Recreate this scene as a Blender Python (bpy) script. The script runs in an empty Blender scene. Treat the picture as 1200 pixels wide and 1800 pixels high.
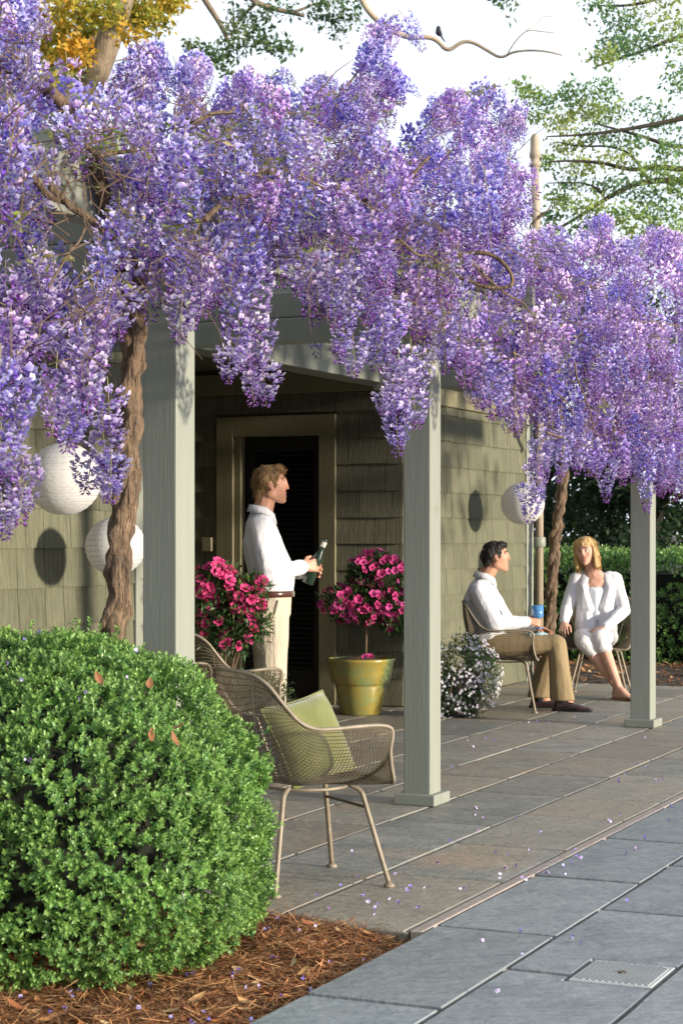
import bpy, bmesh, math, random
import numpy as np
from mathutils import Vector, Matrix, Euler, noise

SC = bpy.context.scene
COL = SC.collection
R = math.radians
rnd = random.Random(7)
npr = np.random.default_rng(11)

# ------------------------------------------------------------------ camera, sky, sun, exposure
H = 1.3                      # eye height of the camera over the patio
A = R(24.4)                  # the house is turned this much to the view
cam = bpy.data.cameras.new('camera')
camo = bpy.data.objects.new('camera', cam)
COL.objects.link(camo)
camo.location = (0, 0, H)
camo.rotation_euler = (R(90), 0, 0)
cam.sensor_fit = 'VERTICAL'
cam.sensor_height = 36
cam.sensor_width = 24
cam.lens = 66
cam.shift_y = 40 / 1800
cam.clip_start = 0.05
cam.clip_end = 2000
cam.dof.use_dof = True
cam.dof.focus_distance = 8.2
cam.dof.aperture_fstop = 9
SC.camera = camo

SUN_EL, SUN_W = R(8.2), R(4.0)
CA, SA = math.cos(A), math.sin(A)
sx = CA * math.cos(SUN_W) - SA * math.sin(SUN_W)
sy = -SA * math.cos(SUN_W) - CA * math.sin(SUN_W)
SUN = Vector((sx * math.cos(SUN_EL), sy * math.cos(SUN_EL), math.sin(SUN_EL)))
world = bpy.data.worlds.new('World')
SC.world = world
world.use_nodes = True
wn = world.node_tree
sky = wn.nodes.new('ShaderNodeTexSky')
sky.sky_type = 'NISHITA'
sky.sun_disc = False
sky.sun_elevation = SUN_EL
sky.sun_rotation = math.atan2(SUN.x, SUN.y)
sky.dust_density = 2.0
tc = wn.nodes.new('ShaderNodeTexCoord')
cn = wn.nodes.new('ShaderNodeTexNoise')
cn.inputs['Scale'].default_value = 1.6
cn.inputs['Detail'].default_value = 6
wn.links.new(tc.outputs['Generated'], cn.inputs['Vector'])
cr = wn.nodes.new('ShaderNodeValToRGB')
cr.color_ramp.elements[0].position = 0.25
cr.color_ramp.elements[0].color = (0.72, 0.72, 0.72, 1)
cr.color_ramp.elements[1].position = 0.65
cr.color_ramp.elements[1].color = (1, 1, 1, 1)
wn.links.new(cn.outputs['Fac'], cr.inputs['Fac'])
cm = wn.nodes.new('ShaderNodeMix')
cm.data_type = 'RGBA'
cm.inputs['B'].default_value = (7.6, 8.3, 9.2, 1)       # thin bright evening cloud all over the sky
wn.links.new(cr.outputs['Color'], cm.inputs['Factor'])
wn.links.new(sky.outputs['Color'], cm.inputs['A'])
bg = wn.nodes['Background']
wn.links.new(cm.outputs['Result'], bg.inputs['Color'])
bg.inputs['Strength'].default_value = 0.104

sl = bpy.data.lights.new('sun', 'SUN')
sl.energy = 5.0
sl.angle = R(3.6)
sl.color = (1.0, 0.885, 0.73)
slo = bpy.data.objects.new('sun', sl)
COL.objects.link(slo)
slo.rotation_euler = (-SUN).to_track_quat('-Z', 'Y').to_euler()
slo.location = SUN * 40

SC.view_settings.view_transform = 'Standard'
SC.view_settings.look = 'None'
SC.view_settings.exposure = 0.54
SC.view_settings.gamma = 1.0
SC.view_settings.use_curve_mapping = False
SC.render.engine = 'CYCLES'
SC.cycles.max_bounces = 8
SC.cycles.diffuse_bounces = 4
SC.cycles.transparent_max_bounces = 12
SC.cycles.sample_clamp_indirect = 6
SC.cycles.use_denoising = True

# ------------------------------------------------------------------ helpers
F = 3300.0
def W(t, s, h=0.0):
    """house axes (t across the porch, s along it) -> world"""
    return Vector((t * CA + s * SA, -t * SA + s * CA, h))
def toward(px, py, z):
    """a point measured off the photograph (1200 x 1800) at depth z metres"""
    return Vector(((px - 600) / F * z, z, H + (940 - py) / F * z))
def z_at(px, t):
    """depth at which the column px of the photograph meets the plane t of the porch"""
    xx = (px - 600) / F
    return -t / (SA - CA * xx)
RZ = -A      # rotation about z that turns house axes into world axes

def tag(o, label=None, cat=None, group=None, kind=None):
    if label: o['label'] = label
    if cat: o['category'] = cat
    if group: o['group'] = group
    if kind: o['kind'] = kind
    return o
def empty(name, loc=(0, 0, 0), rz=0.0, **k):
    o = bpy.data.objects.new(name, None)
    o.empty_display_size = 0.1
    COL.objects.link(o)
    o.location = loc
    o.rotation_euler = (0, 0, rz)
    return tag(o, **k)
def link(name, me, parent=None, loc=(0, 0, 0), rot=(0, 0, 0)):
    o = bpy.data.objects.new(name, me)
    COL.objects.link(o)
    if parent: o.parent = parent
    o.location = loc
    o.rotation_euler = rot
    return o
def copy_tree(o, parent=None):
    c = o.copy()
    COL.objects.link(c)
    if parent: c.parent = parent
    for ch in list(o.children):
        copy_tree(ch, c)
    return c

class MB:
    def __init__(self): self.v, self.f, self.m = [], [], []
    def add(self, vs, fs, mi=0):
        b = len(self.v)
        self.v += [tuple(p) for p in vs]
        self.f += [tuple(i + b for i in f) for f in fs]
        self.m += [mi] * len(fs)
        return self
    def box(self, x0, x1, y0, y1, z0, z1, mi=0):
        vs = [(x0,y0,z0),(x1,y0,z0),(x1,y1,z0),(x0,y1,z0),(x0,y0,z1),(x1,y0,z1),(x1,y1,z1),(x0,y1,z1)]
        return self.add(vs, [(3,2,1,0),(4,5,6,7),(0,1,5,4),(1,2,6,5),(2,3,7,6),(3,0,4,7)], mi)
    def cbox(self, x0, x1, y0, y1, z0, z1, c=0.005, mi=0):
        """box with its top edges chamfered"""
        vs = [(x0,y0,z0),(x1,y0,z0),(x1,y1,z0),(x0,y1,z0),
              (x0,y0,z1-c),(x1,y0,z1-c),(x1,y1,z1-c),(x0,y1,z1-c),
              (x0+c,y0+c,z1),(x1-c,y0+c,z1),(x1-c,y1-c,z1),(x0+c,y1-c,z1)]
        fs = [(3,2,1,0),(8,9,10,11)]
        for i in range(4):
            j = (i + 1) % 4
            fs += [(i, j, 4+j, 4+i), (4+i, 4+j, 8+j, 8+i)]
        return self.add(vs, fs, mi)
    def tube(self, pts, rad, n=8, cap=True, mi=0, closed=False):
        pts = [Vector(p) for p in pts]
        k = len(pts)
        if not hasattr(rad, '__len__'): rad = [rad] * k
        vs, fs, up = [], [], None
        for i, p in enumerate(pts):
            if closed: d = pts[(i+1) % k] - pts[i-1]
            else: d = pts[min(i+1, k-1)] - pts[max(i-1, 0)]
            if d.length < 1e-9: d = Vector((0, 0, 1))
            d.normalize()
            if up is None:
                up = d.orthogonal().normalized()
            up = (up - d * up.dot(d))
            if up.length < 1e-6: up = d.orthogonal()
            up.normalize()
            sd = d.cross(up)
            for j in range(n):
                a = 2 * math.pi * j / n
                vs.append(p + (up * math.cos(a) + sd * math.sin(a)) * rad[i])
        for i in range(k if closed else k - 1):
            i2 = (i + 1) % k
            for j in range(n):
                j2 = (j + 1) % n
                fs.append((i*n+j, i*n+j2, i2*n+j2, i2*n+j))
        if cap and not closed:
            fs += [tuple(range(n))[::-1], tuple((k-1)*n + j for j in range(n))]
        return self.add(vs, fs, mi)
    def lathe(self, prof, n=24, c=(0, 0, 0), mi=0):
        vs, fs, k = [], [], len(prof)
        for r, z in prof:
            for j in range(n):
                a = 2 * math.pi * j / n
                vs.append((c[0] + r*math.cos(a), c[1] + r*math.sin(a), c[2] + z))
        for i in range(k-1):
            for j in range(n):
                j2 = (j+1) % n
                fs.append((i*n+j, i*n+j2, (i+1)*n+j2, (i+1)*n+j))
        return self.add(vs, fs, mi)
    def xf(self, M):
        self.v = [tuple(M @ Vector(p)) for p in self.v]
        return self
    def mesh(self, name, mats, smooth=False):
        me = bpy.data.meshes.new(name)
        me.from_pydata(self.v, [], self.f)
        for m in (mats if isinstance(mats, (list, tuple)) else [mats]): me.materials.append(m)
        if any(self.m): me.polygons.foreach_set('material_index', self.m)
        if smooth: me.polygons.foreach_set('use_smooth', [True] * len(self.f))
        me.update()
        return me
    def build(self, name, mats, parent=None, loc=(0,0,0), rz=0.0, smooth=False):
        return link(name, self.mesh(name, mats, smooth), parent, loc, (0, 0, rz))

def bevel(o, w=0.006, seg=2):
    b = o.modifiers.new('edge', 'BEVEL')
    b.width = w; b.segments = seg; b.limit_method = 'ANGLE'; b.angle_limit = R(40)
    return o

def raw_mesh(name, V, Fc, mats, cols=None, smooth=False):
    """V (N,3), Fc (M,q) arrays -> mesh, fast; cols (N,4) goes to the attribute Col"""
    me = bpy.data.meshes.new(name)
    n, (m, q) = len(V), Fc.shape
    me.vertices.add(n)
    me.vertices.foreach_set('co', np.ascontiguousarray(V, dtype=np.float32).ravel())
    me.loops.add(m * q)
    me.loops.foreach_set('vertex_index', np.ascontiguousarray(Fc, dtype=np.int32).ravel())
    me.polygons.add(m)
    me.polygons.foreach_set('loop_start', np.arange(0, m*q, q, dtype=np.int32))
    try: me.polygons.foreach_set('loop_total', np.full(m, q, dtype=np.int32))
    except Exception: pass
    if smooth: me.polygons.foreach_set('use_smooth', np.ones(m, dtype=bool))
    for mt in (mats if isinstance(mats, (list, tuple)) else [mats]): me.materials.append(mt)
    if cols is not None:
        at = me.attributes.new('Col', 'FLOAT_COLOR', 'POINT')
        at.data.foreach_set('color', np.ascontiguousarray(cols, dtype=np.float32).ravel())
    me.update(calc_edges=True)
    return me

def rot_frames(d, roll=None):
    """(n,3) directions -> (n,3,3) frames whose third column is the direction"""
    d = d / np.linalg.norm(d, axis=1, keepdims=True)
    n = len(d)
    a = np.where(np.abs(d[:, 2:3]) > 0.9, np.array([[1., 0, 0]]), np.array([[0., 0, 1.]]))
    x = np.cross(a, d); x /= np.linalg.norm(x, axis=1, keepdims=True)
    y = np.cross(d, x)
    if roll is None: roll = npr.uniform(0, 2*np.pi, n)
    c, s = np.cos(roll)[:, None], np.sin(roll)[:, None]
    return np.stack([x*c + y*s, y*c - x*s, d], axis=2)

def scatter(tv, tf, loc, frames, scale, tcol=None, tint=None):
    """copies of a small template as arrays: returns V, F, cols"""
    tv, tf = np.asarray(tv, float), np.asarray(tf, int)
    n, k = len(loc), len(tv)
    scale = np.asarray(scale, float).reshape(n, -1)
    V = np.einsum('nij,kj->nki', frames, tv) * scale[:, None, :] + loc[:, None, :]
    Fc = (tf[None] + (np.arange(n) * k)[:, None, None]).reshape(-1, tf.shape[1])
    C = None
    if tcol is not None:
        C = np.repeat(np.asarray(tcol, float)[None], n, 0)
        if tint is not None: C = np.clip(C * tint[:, None, :], 0, 1)
        C = C.reshape(-1, 4)
    return V.reshape(-1, 3), Fc, C

# ------------------------------------------------------------------ materials
def mat(name, c1, c2=None, rough=0.6, scale=6.0, detail=5.0, stretch=(1, 1, 1), bump=0.0, bscale=60.0, bstretch=None,
        spec=0.4, metal=0.0, translucent=0.0, attr=False, vary=0.0, c4=None, c3=None, c3scale=1.5, c3cut=(0.5, 0.62), sheen=0.0,
        trans=0.0, coat=0.0, bdist=0.01, where='Object'):
    m = bpy.data.materials.new(name)
    m.use_nodes = True
    t = m.node_tree
    N, L = t.nodes, t.links
    b = N['Principled BSDF']
    b.inputs['Roughness'].default_value = rough
    b.inputs['Specular IOR Level'].default_value = spec
    b.inputs['Metallic'].default_value = metal
    if trans: b.inputs['Transmission Weight'].default_value = trans
    if coat: b.inputs['Coat Weight'].default_value = coat; b.inputs['Coat Roughness'].default_value = 0.15
    if sheen: b.inputs['Sheen Weight'].default_value = sheen
    co = N.new('ShaderNodeTexCoord')
    oi = N.new('ShaderNodeObjectInfo')
    off = N.new('ShaderNodeVectorMath'); off.operation = 'MULTIPLY_ADD'
    off.inputs[1].default_value = (37.0, 19.0, 53.0)
    L.new(oi.outputs['Random'], off.inputs[0])
    L.new(co.outputs[where], off.inputs[2])
    vec = off.outputs[0]
    def noise_(sc, det, st):
        mp = N.new('ShaderNodeMapping'); mp.inputs['Scale'].default_value = st
        L.new(vec, mp.inputs['Vector'])
        n = N.new('ShaderNodeTexNoise'); n.inputs['Scale'].default_value = sc; n.inputs['Detail'].default_value = det
        n.inputs['Roughness'].default_value = 0.62
        L.new(mp.outputs[0], n.inputs['Vector'])
        return n.outputs['Fac']
    def ramp(src, p0, p1):
        r = N.new('ShaderNodeMapRange'); r.inputs['From Min'].default_value = p0; r.inputs['From Max'].default_value = p1
        L.new(src, r.inputs['Value']); return r.outputs[0]
    def mix(fac, a, bb, mode='MIX'):
        x = N.new('ShaderNodeMix'); x.data_type = 'RGBA'; x.blend_type = mode
        if isinstance(fac, float): x.inputs['Factor'].default_value = fac
        else: L.new(fac, x.inputs['Factor'])
        for s, v in (('A', a), ('B', bb)):
            if isinstance(v, tuple): x.inputs[s].default_value = (*v[:3], 1)
            else: L.new(v, x.inputs[s])
        return x.outputs['Result']
    col = tuple(c1)
    if attr:
        at = N.new('ShaderNodeAttribute'); at.attribute_name = 'Col'
        col = at.outputs['Color']
    if c2 is not None: col = mix(ramp(noise_(scale, detail, stretch), 0.32, 0.68), col, tuple(c2))
    if c3 is not None: col = mix(ramp(noise_(c3scale, 4, (1, 1, 1)), *c3cut), col, tuple(c3))
    if c4 is not None:
        sq = N.new('ShaderNodeMath'); sq.operation = 'FRACT'; mu = N.new('ShaderNodeMath'); mu.operation = 'MULTIPLY'; mu.inputs[1].default_value = 7.31
        L.new(oi.outputs['Random'], mu.inputs[0]); L.new(mu.outputs[0], sq.inputs[0])
        col = mix(sq.outputs[0], col, mix(0.75, col, tuple(c4)))
    if vary:
        hs = N.new('ShaderNodeHueSaturation')
        v = N.new('ShaderNodeMapRange'); v.inputs['To Min'].default_value = 1 - vary; v.inputs['To Max'].default_value = 1 + vary
        L.new(oi.outputs['Random'], v.inputs['Value']); L.new(v.outputs[0], hs.inputs['Value'])
        if isinstance(col, tuple): hs.inputs['Color'].default_value = (*col, 1)
        else: L.new(col, hs.inputs['Color'])
        col = hs.outputs['Color']
    if isinstance(col, tuple): b.inputs['Base Color'].default_value = (*col, 1)
    else: L.new(col, b.inputs['Base Color'])
    if bump:
        bp = N.new('ShaderNodeBump'); bp.inputs['Strength'].default_value = bump; bp.inputs['Distance'].default_value = bdist
        L.new(noise_(bscale, 4, bstretch or stretch), bp.inputs['Height'])
        L.new(bp.outputs[0], b.inputs['Normal'])
    if translucent:
        tr = N.new('ShaderNodeBsdfTranslucent')
        if isinstance(col, tuple): tr.inputs['Color'].default_value = (*col, 1)
        else: L.new(col, tr.inputs['Color'])
        ms = N.new('ShaderNodeMixShader'); ms.inputs[0].default_value = translucent
        L.new(b.outputs[0], ms.inputs[1]); L.new(tr.outputs[0], ms.inputs[2])
        L.new(ms.outputs[0], N['Material Output'].inputs['Surface'])
    return m

M = {}
M['sage'] = mat('sage_paint', (0.268, 0.282, 0.238), (0.24, 0.256, 0.212), 0.5, 3, 7, (8, 8, 0.5), 0.3, 40, (3, 3, 0.12), bdist=0.004, vary=0.05, c3=(0.205, 0.205, 0.16), c3scale=3.0, c3cut=(0.62, 0.8))
M['sage_dark'] = mat('sage_trim_paint', (0.235, 0.215, 0.125), (0.20, 0.18, 0.105), 0.55, 3, 6, (5, 5, 0.7), 0.2, 50, (3, 3, 0.2), bdist=0.004)
M['shingle'] = mat('shingle_stain', (0.172, 0.172, 0.108), (0.098, 0.098, 0.058), 0.75, 9, 5, (9, 9, 0.22), 1.0, 26, (6, 6, 0.10), vary=0.13,
                   c3=(0.19, 0.18, 0.12), c3scale=2.2, c3cut=(0.55, 0.8), bdist=0.012)
M['wallback'] = mat('wall_sheathing', (0.10, 0.10, 0.055), (0.07, 0.07, 0.04), 0.8)
M['ceiling'] = mat('porch_ceiling_boards', (0.12, 0.12, 0.085), (0.09, 0.09, 0.06), 0.7, 4, 4, (1, 12, 1))
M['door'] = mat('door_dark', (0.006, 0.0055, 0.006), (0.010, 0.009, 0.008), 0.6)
M['roof'] = mat('roof_shingles', (0.10, 0.095, 0.09), (0.06, 0.06, 0.055), 0.9, 12, 4, bump=0.6, bscale=25)
M['patio'] = mat('patio_stone', (0.275, 0.268, 0.228), (0.155, 0.162, 0.142), 0.55, 3.2, 8, (1, 1.6, 1), 0.9, 12, (1, 2.0, 1), vary=0.20, c4=(0.27, 0.225, 0.165),
                 c3=(0.31, 0.215, 0.135), c3scale=1.1, c3cut=(0.52, 0.72), bdist=0.012)
M['mortar'] = mat('pale_mortar', (0.22, 0.20, 0.16), (0.13, 0.12, 0.095), 0.9, 14, 5, bump=0.5, bscale=120)
M['bluestone'] = mat('bluestone', (0.285, 0.308, 0.308), (0.160, 0.186, 0.194), 0.48, 2.6, 12, (1, 1.6, 1), 0.95, 5, (1, 2.0, 1), vary=0.14, c4=(0.21, 0.225, 0.225),
                     c3=(0.26, 0.27, 0.255), c3scale=0.9, c3cut=(0.55, 0.8), bdist=0.02)
M['darkjoint'] = mat('dirt_joint', (0.070, 0.062, 0.052), (0.16, 0.14, 0.115), 0.95, 20, 5, bump=0.8, bscale=90)
M['soil'] = mat('soil', (0.075, 0.055, 0.04), (0.045, 0.035, 0.027), 0.95, 5, 8, bump=0.8, bscale=22)
M['strip'] = mat('drain_strip', (0.42, 0.36, 0.31), (0.33, 0.27, 0.23), 0.45, 20, 4)
M['grate'] = mat('grate_metal', (0.45, 0.46, 0.45), (0.37, 0.38, 0.375), 0.5, 12, 4)
M['slotline'] = mat('drain_slot', (0.27, 0.22, 0.19), rough=0.7)
M['bark'] = mat('vine_bark', (0.29, 0.195, 0.12), (0.060, 0.040, 0.028), 0.9, 12, 8, (3, 3, 0.6), 1.0, 22, (3, 3, 0.5), bdist=0.04)
M['bark_pale'] = mat('tree_bark', (0.30, 0.235, 0.165), (0.17, 0.13, 0.09), 0.9, 5, 7, (3, 3, 0.7), 0.9, 18, (2, 2, 0.5), bdist=0.03)
M['bark_dark'] = mat('dark_bark', (0.075, 0.06, 0.045), (0.04, 0.032, 0.026), 0.9, 6, 6, (3, 3, 0.7), 0.8, 18)
M['twig'] = mat('twig', (0.17, 0.115, 0.075), (0.10, 0.065, 0.04), 0.85, 20, 4)
M['petal'] = mat('wisteria_petal', (0.4, 0.3, 0.7), rough=0.55, spec=0.25, attr=True, translucent=0.17, vary=0.14)
M['leaf'] = mat('leaf', (0.06, 0.12, 0.03), rough=0.36, spec=0.55, attr=True, translucent=0.28)
M['leaf_matt'] = mat('tree_leaf', (0.06, 0.12, 0.03), rough=0.55, spec=0.3, attr=True, translucent=0.45)
M['straw'] = mat('pine_straw', (0.2, 0.1, 0.05), rough=0.8, spec=0.2, attr=True)
M['azalea'] = mat('azalea_petal', (0.55, 0.03, 0.22), rough=0.5, spec=0.25, attr=True, translucent=0.3, vary=0.3)
M['paper'] = mat('lantern_paper', (0.80, 0.79, 0.77), (0.74, 0.73, 0.71), 0.8, 5, 5, (1, 1, 3), 0.4, 30, translucent=0.3, spec=0.15)
M['wire'] = mat('chair_wire', (0.16, 0.13, 0.085), (0.10, 0.08, 0.05), 0.5, 20, 5, metal=0.25)
M['wire_rim'] = mat('chair_frame', (0.31, 0.26, 0.195), (0.20, 0.16, 0.11), 0.5, 14, 5, metal=0.15, bump=0.2, bscale=60)
M['cushion'] = mat('green_velvet', (0.18, 0.19, 0.05), (0.125, 0.135, 0.035), 0.85, 8, 5, bump=0.6, bscale=70, sheen=0.5, bdist=0.006)
M['glaze'] = mat('pot_glaze', (0.33, 0.25, 0.05), (0.24, 0.20, 0.045), 0.25, 5, 6, (1, 1, 0.7), 0.15, 20, coat=0.5,
                 c3=(0.19, 0.24, 0.10), c3scale=4.5, c3cut=(0.46, 0.62), spec=0.5)
M['darkpot'] = mat('dark_pot', (0.05, 0.045, 0.04), (0.03, 0.03, 0.028), 0.5, 6)
M['potsoil'] = mat('potting_bark', (0.16, 0.10, 0.06), (0.07, 0.045, 0.03), 0.95, 30, 5, bump=1, bscale=50)
M['shirt'] = mat('white_cotton', (0.70, 0.70, 0.72), (0.66, 0.66, 0.685), 0.85, 3, 3, bump=0.55, bscale=9, bstretch=(1, 1, 0.55), sheen=0.2, bdist=0.035)
M['knit'] = mat('white_knit', (0.69, 0.69, 0.72), (0.64, 0.64, 0.675), 0.9, 4, 3, bump=0.4, bscale=10, bstretch=(1, 1, 0.6), sheen=0.3, bdist=0.03)
M['cream'] = mat('cream_cotton', (0.50, 0.435, 0.335), (0.44, 0.38, 0.285), 0.85, 3, 3, bump=0.6, bscale=6, bstretch=(1.6, 1.6, 0.5), bdist=0.04)
M['khaki'] = mat('khaki_cotton', (0.30, 0.225, 0.12), (0.26, 0.192, 0.10), 0.85, 4, 3, bump=0.25, bscale=7, bstretch=(1.6, 1.6, 0.5), bdist=0.04)
M['whitepant'] = mat('white_capri_cotton', (0.70, 0.67, 0.66), (0.65, 0.62, 0.61), 0.85, 4, 3, bump=0.5, bscale=8, bdist=0.03)
M['skin'] = mat('skin', (0.56, 0.30, 0.20), (0.50, 0.245, 0.16), 0.5, 14, 4, spec=0.35)
M['skin_fair'] = mat('fair_skin', (0.62, 0.37, 0.27), (0.56, 0.30, 0.21), 0.5, 14, 4, spec=0.35)
for k in ('skin', 'skin_fair'):
    M[k].node_tree.nodes['Principled BSDF'].inputs['Subsurface Weight'].default_value = 0.12
    M[k].node_tree.nodes['Principled BSDF'].inputs['Subsurface Scale'].default_value = 0.01
    M[k].node_tree.nodes['Principled BSDF'].inputs['Subsurface Radius'].default_value = (1, 0.35, 0.2)
M['hair_blond'] = mat('sandy_hair', (0.30, 0.18, 0.07), (0.17, 0.095, 0.036), 0.5, 20, 4, (3, 3, 0.8), 0.8, 45, (3, 3, 0.5))
M['hair_gold'] = mat('golden_hair', (0.62, 0.41, 0.18), (0.42, 0.25, 0.09), 0.42, 22, 4, (4, 4, 0.25), 0.8, 45, (4, 4, 0.2))
M['hair_dark'] = mat('dark_hair', (0.022, 0.016, 0.013), (0.012, 0.009, 0.008), 0.4, 20, 4, (3, 3, 0.8), 0.8, 45)
M['leather'] = mat('brown_leather', (0.10, 0.035, 0.022), (0.06, 0.022, 0.015), 0.28, 8, 4, coat=0.3)
M['shoe'] = mat('dark_shoe_leather', (0.040, 0.018, 0.016), (0.025, 0.012, 0.012), 0.22, 8, 4, coat=0.4)
M['sandal'] = mat('sandal_leather', (0.30, 0.17, 0.09), rough=0.5)
M['sock'] = mat('dark_sock', (0.012, 0.012, 0.018), rough=0.9)
M['brass'] = mat('buckle', (0.75, 0.68, 0.5), rough=0.3, metal=1.0)
M['bottle'] = mat('dark_green_glass', (0.012, 0.03, 0.016), rough=0.05, spec=0.6, coat=0.6)
M['bottlelabel'] = mat('foil_collar', (0.55, 0.55, 0.48), rough=0.4)
M['blueglass'] = mat('blue_glass', (0.10, 0.33, 0.68), (0.16, 0.42, 0.75), 0.12, 5, 2, spec=0.6, coat=0.5, translucent=0.35)
M['eyewhite'] = mat('eye_white', (0.75, 0.73, 0.70), rough=0.25)
M['iris'] = mat('iris', (0.05, 0.05, 0.06), rough=0.2)
M['lip'] = mat('lip', (0.48, 0.17, 0.14), rough=0.45)
M['lip_f'] = mat('lipstick', (0.50, 0.12, 0.13), rough=0.4)
M['teeth'] = mat('teeth', (0.85, 0.83, 0.78), rough=0.3)
M['brow'] = mat('eyebrow', (0.14, 0.085, 0.045), rough=0.8)
M['brow_dark'] = mat('dark_eyebrow', (0.03, 0.02, 0.016), rough=0.8)
M['branch_pale'] = mat('pale_branch', (0.50, 0.40, 0.29), (0.34, 0.26, 0.18), 0.85, 9, 5)
M['pole'] = mat('weathered_pole', (0.42, 0.35, 0.26), (0.30, 0.24, 0.17), 0.7, 9, 5, (3, 3, 0.5), 0.3, 40)
M['bird'] = mat('bird_feather', (0.02, 0.022, 0.03), rough=0.6)
M['cord'] = mat('cord', (0.08, 0.08, 0.075), rough=0.7)
M['deadleaf'] = mat('dead_leaf', (0.30, 0.13, 0.055), (0.20, 0.08, 0.035), 0.7, 30)
# ------------------------------------------------------------------ ground, paving
g = MB().add([(-900, -400, -0.16), (900, -400, -0.16), (900, 1500, -0.16), (-900, 1500, -0.16)], [(0, 1, 2, 3)])
tag(g.build('ground', M['soil']), kind='structure')

def prism(pts, z0, z1):
    """upright slab on an outline given in house axes"""
    n = len(pts)
    b = MB()
    b.add([(x, y, z0) for x, y in pts] + [(x, y, z1) for x, y in pts],
          [tuple(range(n))[::-1], tuple(range(n, 2*n))] + [(i, (i+1) % n, n + (i+1) % n, n + i) for i in range(n)])
    return b
def ragged(pts, amp, step=0.22):
    out = []
    for (x0, y0), (x1, y1) in zip(pts, pts[1:] + pts[:1]):
        L = math.hypot(x1-x0, y1-y0); k = max(1, int(L / step))
        for i in range(k):
            f = i / k
            a = amp if i else amp * 0.6
            out.append((x0 + (x1-x0)*f + rnd.uniform(-a, a), y0 + (y1-y0)*f + rnd.uniform(-a, a)))
    return out
def stone(parent, pts, m, gap=0.006, amp=0.0025, thick=0.035, bev=0.005, lift=0.0):
    cx = sum(p[0] for p in pts) / len(pts); cy = sum(p[1] for p in pts) / len(pts)
    q = []
    n = len(pts)
    area = sum(pts[i][0]*pts[(i+1) % n][1] - pts[(i+1) % n][0]*pts[i][1] for i in range(n))
    for i in range(n):                                  # inset every corner by the joint
        p, a, b = Vector(pts[i]), Vector(pts[i-1]), Vector(pts[(i+1) % n])
        d1, d2 = (p - a).normalized(), (b - p).normalized()
        n1, n2 = Vector((-d1.y, d1.x)), Vector((-d2.y, d2.x))
        if area < 0: n1, n2 = -n1, -n2
        q.append(tuple(p + (n1 + n2) * gap - Vector((cx, cy))))
    o = prism(ragged(q, amp), -thick, 0).build('paving_stone', M[m], parent, (cx, cy, rnd.uniform(-0.0012, 0.0018) + lift))
    o.rotation_euler = (rnd.uniform(-1, 1) * 0.0018, rnd.uniform(-1, 1) * 0.0018, 0)
    bevel(o, bev, 1)
    return o
def rect(t0, t1, s0, s1): return [(t0, s0), (t1, s0), (t1, s1), (t0, s1)]

# the porch floor: six courses along the house and four in the door recess, mortar in the joints
pat = MB()
pat.box(-5.4, -2.347, 5.68, 15.85, -0.15, -0.0045)
pat.box(-7.65, -5.4, 9.15, 13.12, -0.15, -0.0045)
patio = tag(pat.build('patio', M['mortar'], None, (0, 0, 0), RZ), kind='structure')
rows = [-2.347, -2.84, -3.32, -3.76, -4.25, -4.80, -5.40]
fixed = {0: [6.65, 7.42, 8.30, 8.95, 9.9], 1: [6.5, 7.9, 8.95, 9.75], 2: [6.9, 7.7, 8.75, 9.5]}
for i in range(6):
    s, cuts = 5.68, []
    cuts = list(fixed.get(i, [6.1 + 0.37 * (i % 3), 7.3]))
    while cuts[-1] < 15.2: cuts.append(cuts[-1] + rnd.choice([0.55, 0.72, 0.85, 0.95, 1.1]))
    cuts = [5.68] + [c for c in cuts if c < 15.5] + [15.85]
    for a, b in zip(cuts, cuts[1:]):
        stone(patio, rect(rows[i+1], rows[i], a + .004, b - .004), 'patio', gap=0.0085)
rr = [-5.40, -5.95, -6.5, -7.05, -7.65]
for i in range(4):
    cuts = [9.15, 9.15 + rnd.uniform(0.4, 0.9)]
    while cuts[-1] < 12.5: cuts.append(cuts[-1] + rnd.choice([0.6, 0.8, 1.0]))
    cuts = [c for c in cuts if c < 12.8] + [13.12]
    for a, b in zip(cuts, cuts[1:]):
        stone(patio, rect(rr[i+1], rr[i], a + .004, b - .004), 'patio', gap=0.0085)

# the bluestone path in front of it
path = tag(MB().box(-2.292, 3.5, 2.0, 16.6, -0.15, -0.008).build('path', M['darkjoint'], None, (0, 0, 0), RZ), kind='structure')
GT0, GT1, GS0, GS1 = -1.672, -1.408, 5.262, 5.552
cut1 = [2.05, 3.0, 3.85, 4.80, 5.82, 6.83, 7.79, 8.8, 9.75, 10.8, 11.8, 12.75, 13.8, 14.8, 15.7, 16.6]
cut2 = [2.05, 3.2, 4.2, 5.33, 6.31, 7.25, 8.3, 9.25, 10.3, 11.2, 12.2, 13.2, 14.2, 15.3, 16.6]
cut3 = [2.05, 3.4, 4.55, 5.9, 6.9, 8.1, 9.2, 10.1, 11.3, 12.4, 13.5, 14.6, 15.6, 16.6]
rws = [(-2.292, -1.875, cut1), (-1.875, -1.405, cut2), (-1.405, -0.93, cut3), (-0.93, -0.40, cut1)]
for t0, t1, cuts in rws:
    for a, b in zip(cuts, cuts[1:]):
        a0_, a, b = a, a + .008, b - .008
        if cuts is cut2 and a0_ == 4.2:
            pts = [(t0, a), (t1, a), (t1, GS0), (GT0, GS0), (GT0, b), (t0, b)]
        elif cuts is cut2 and a0_ == 5.33:
            pts = [(t0, a), (GT0, a), (GT0, GS1), (t1, GS1), (t1, b), (t0, b)]
        else:
            pts = rect(t0, t1, a, b)
        stone(path, pts, 'bluestone', gap=0.007, amp=0.0035, lift=0.001, bev=0.003)

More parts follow.
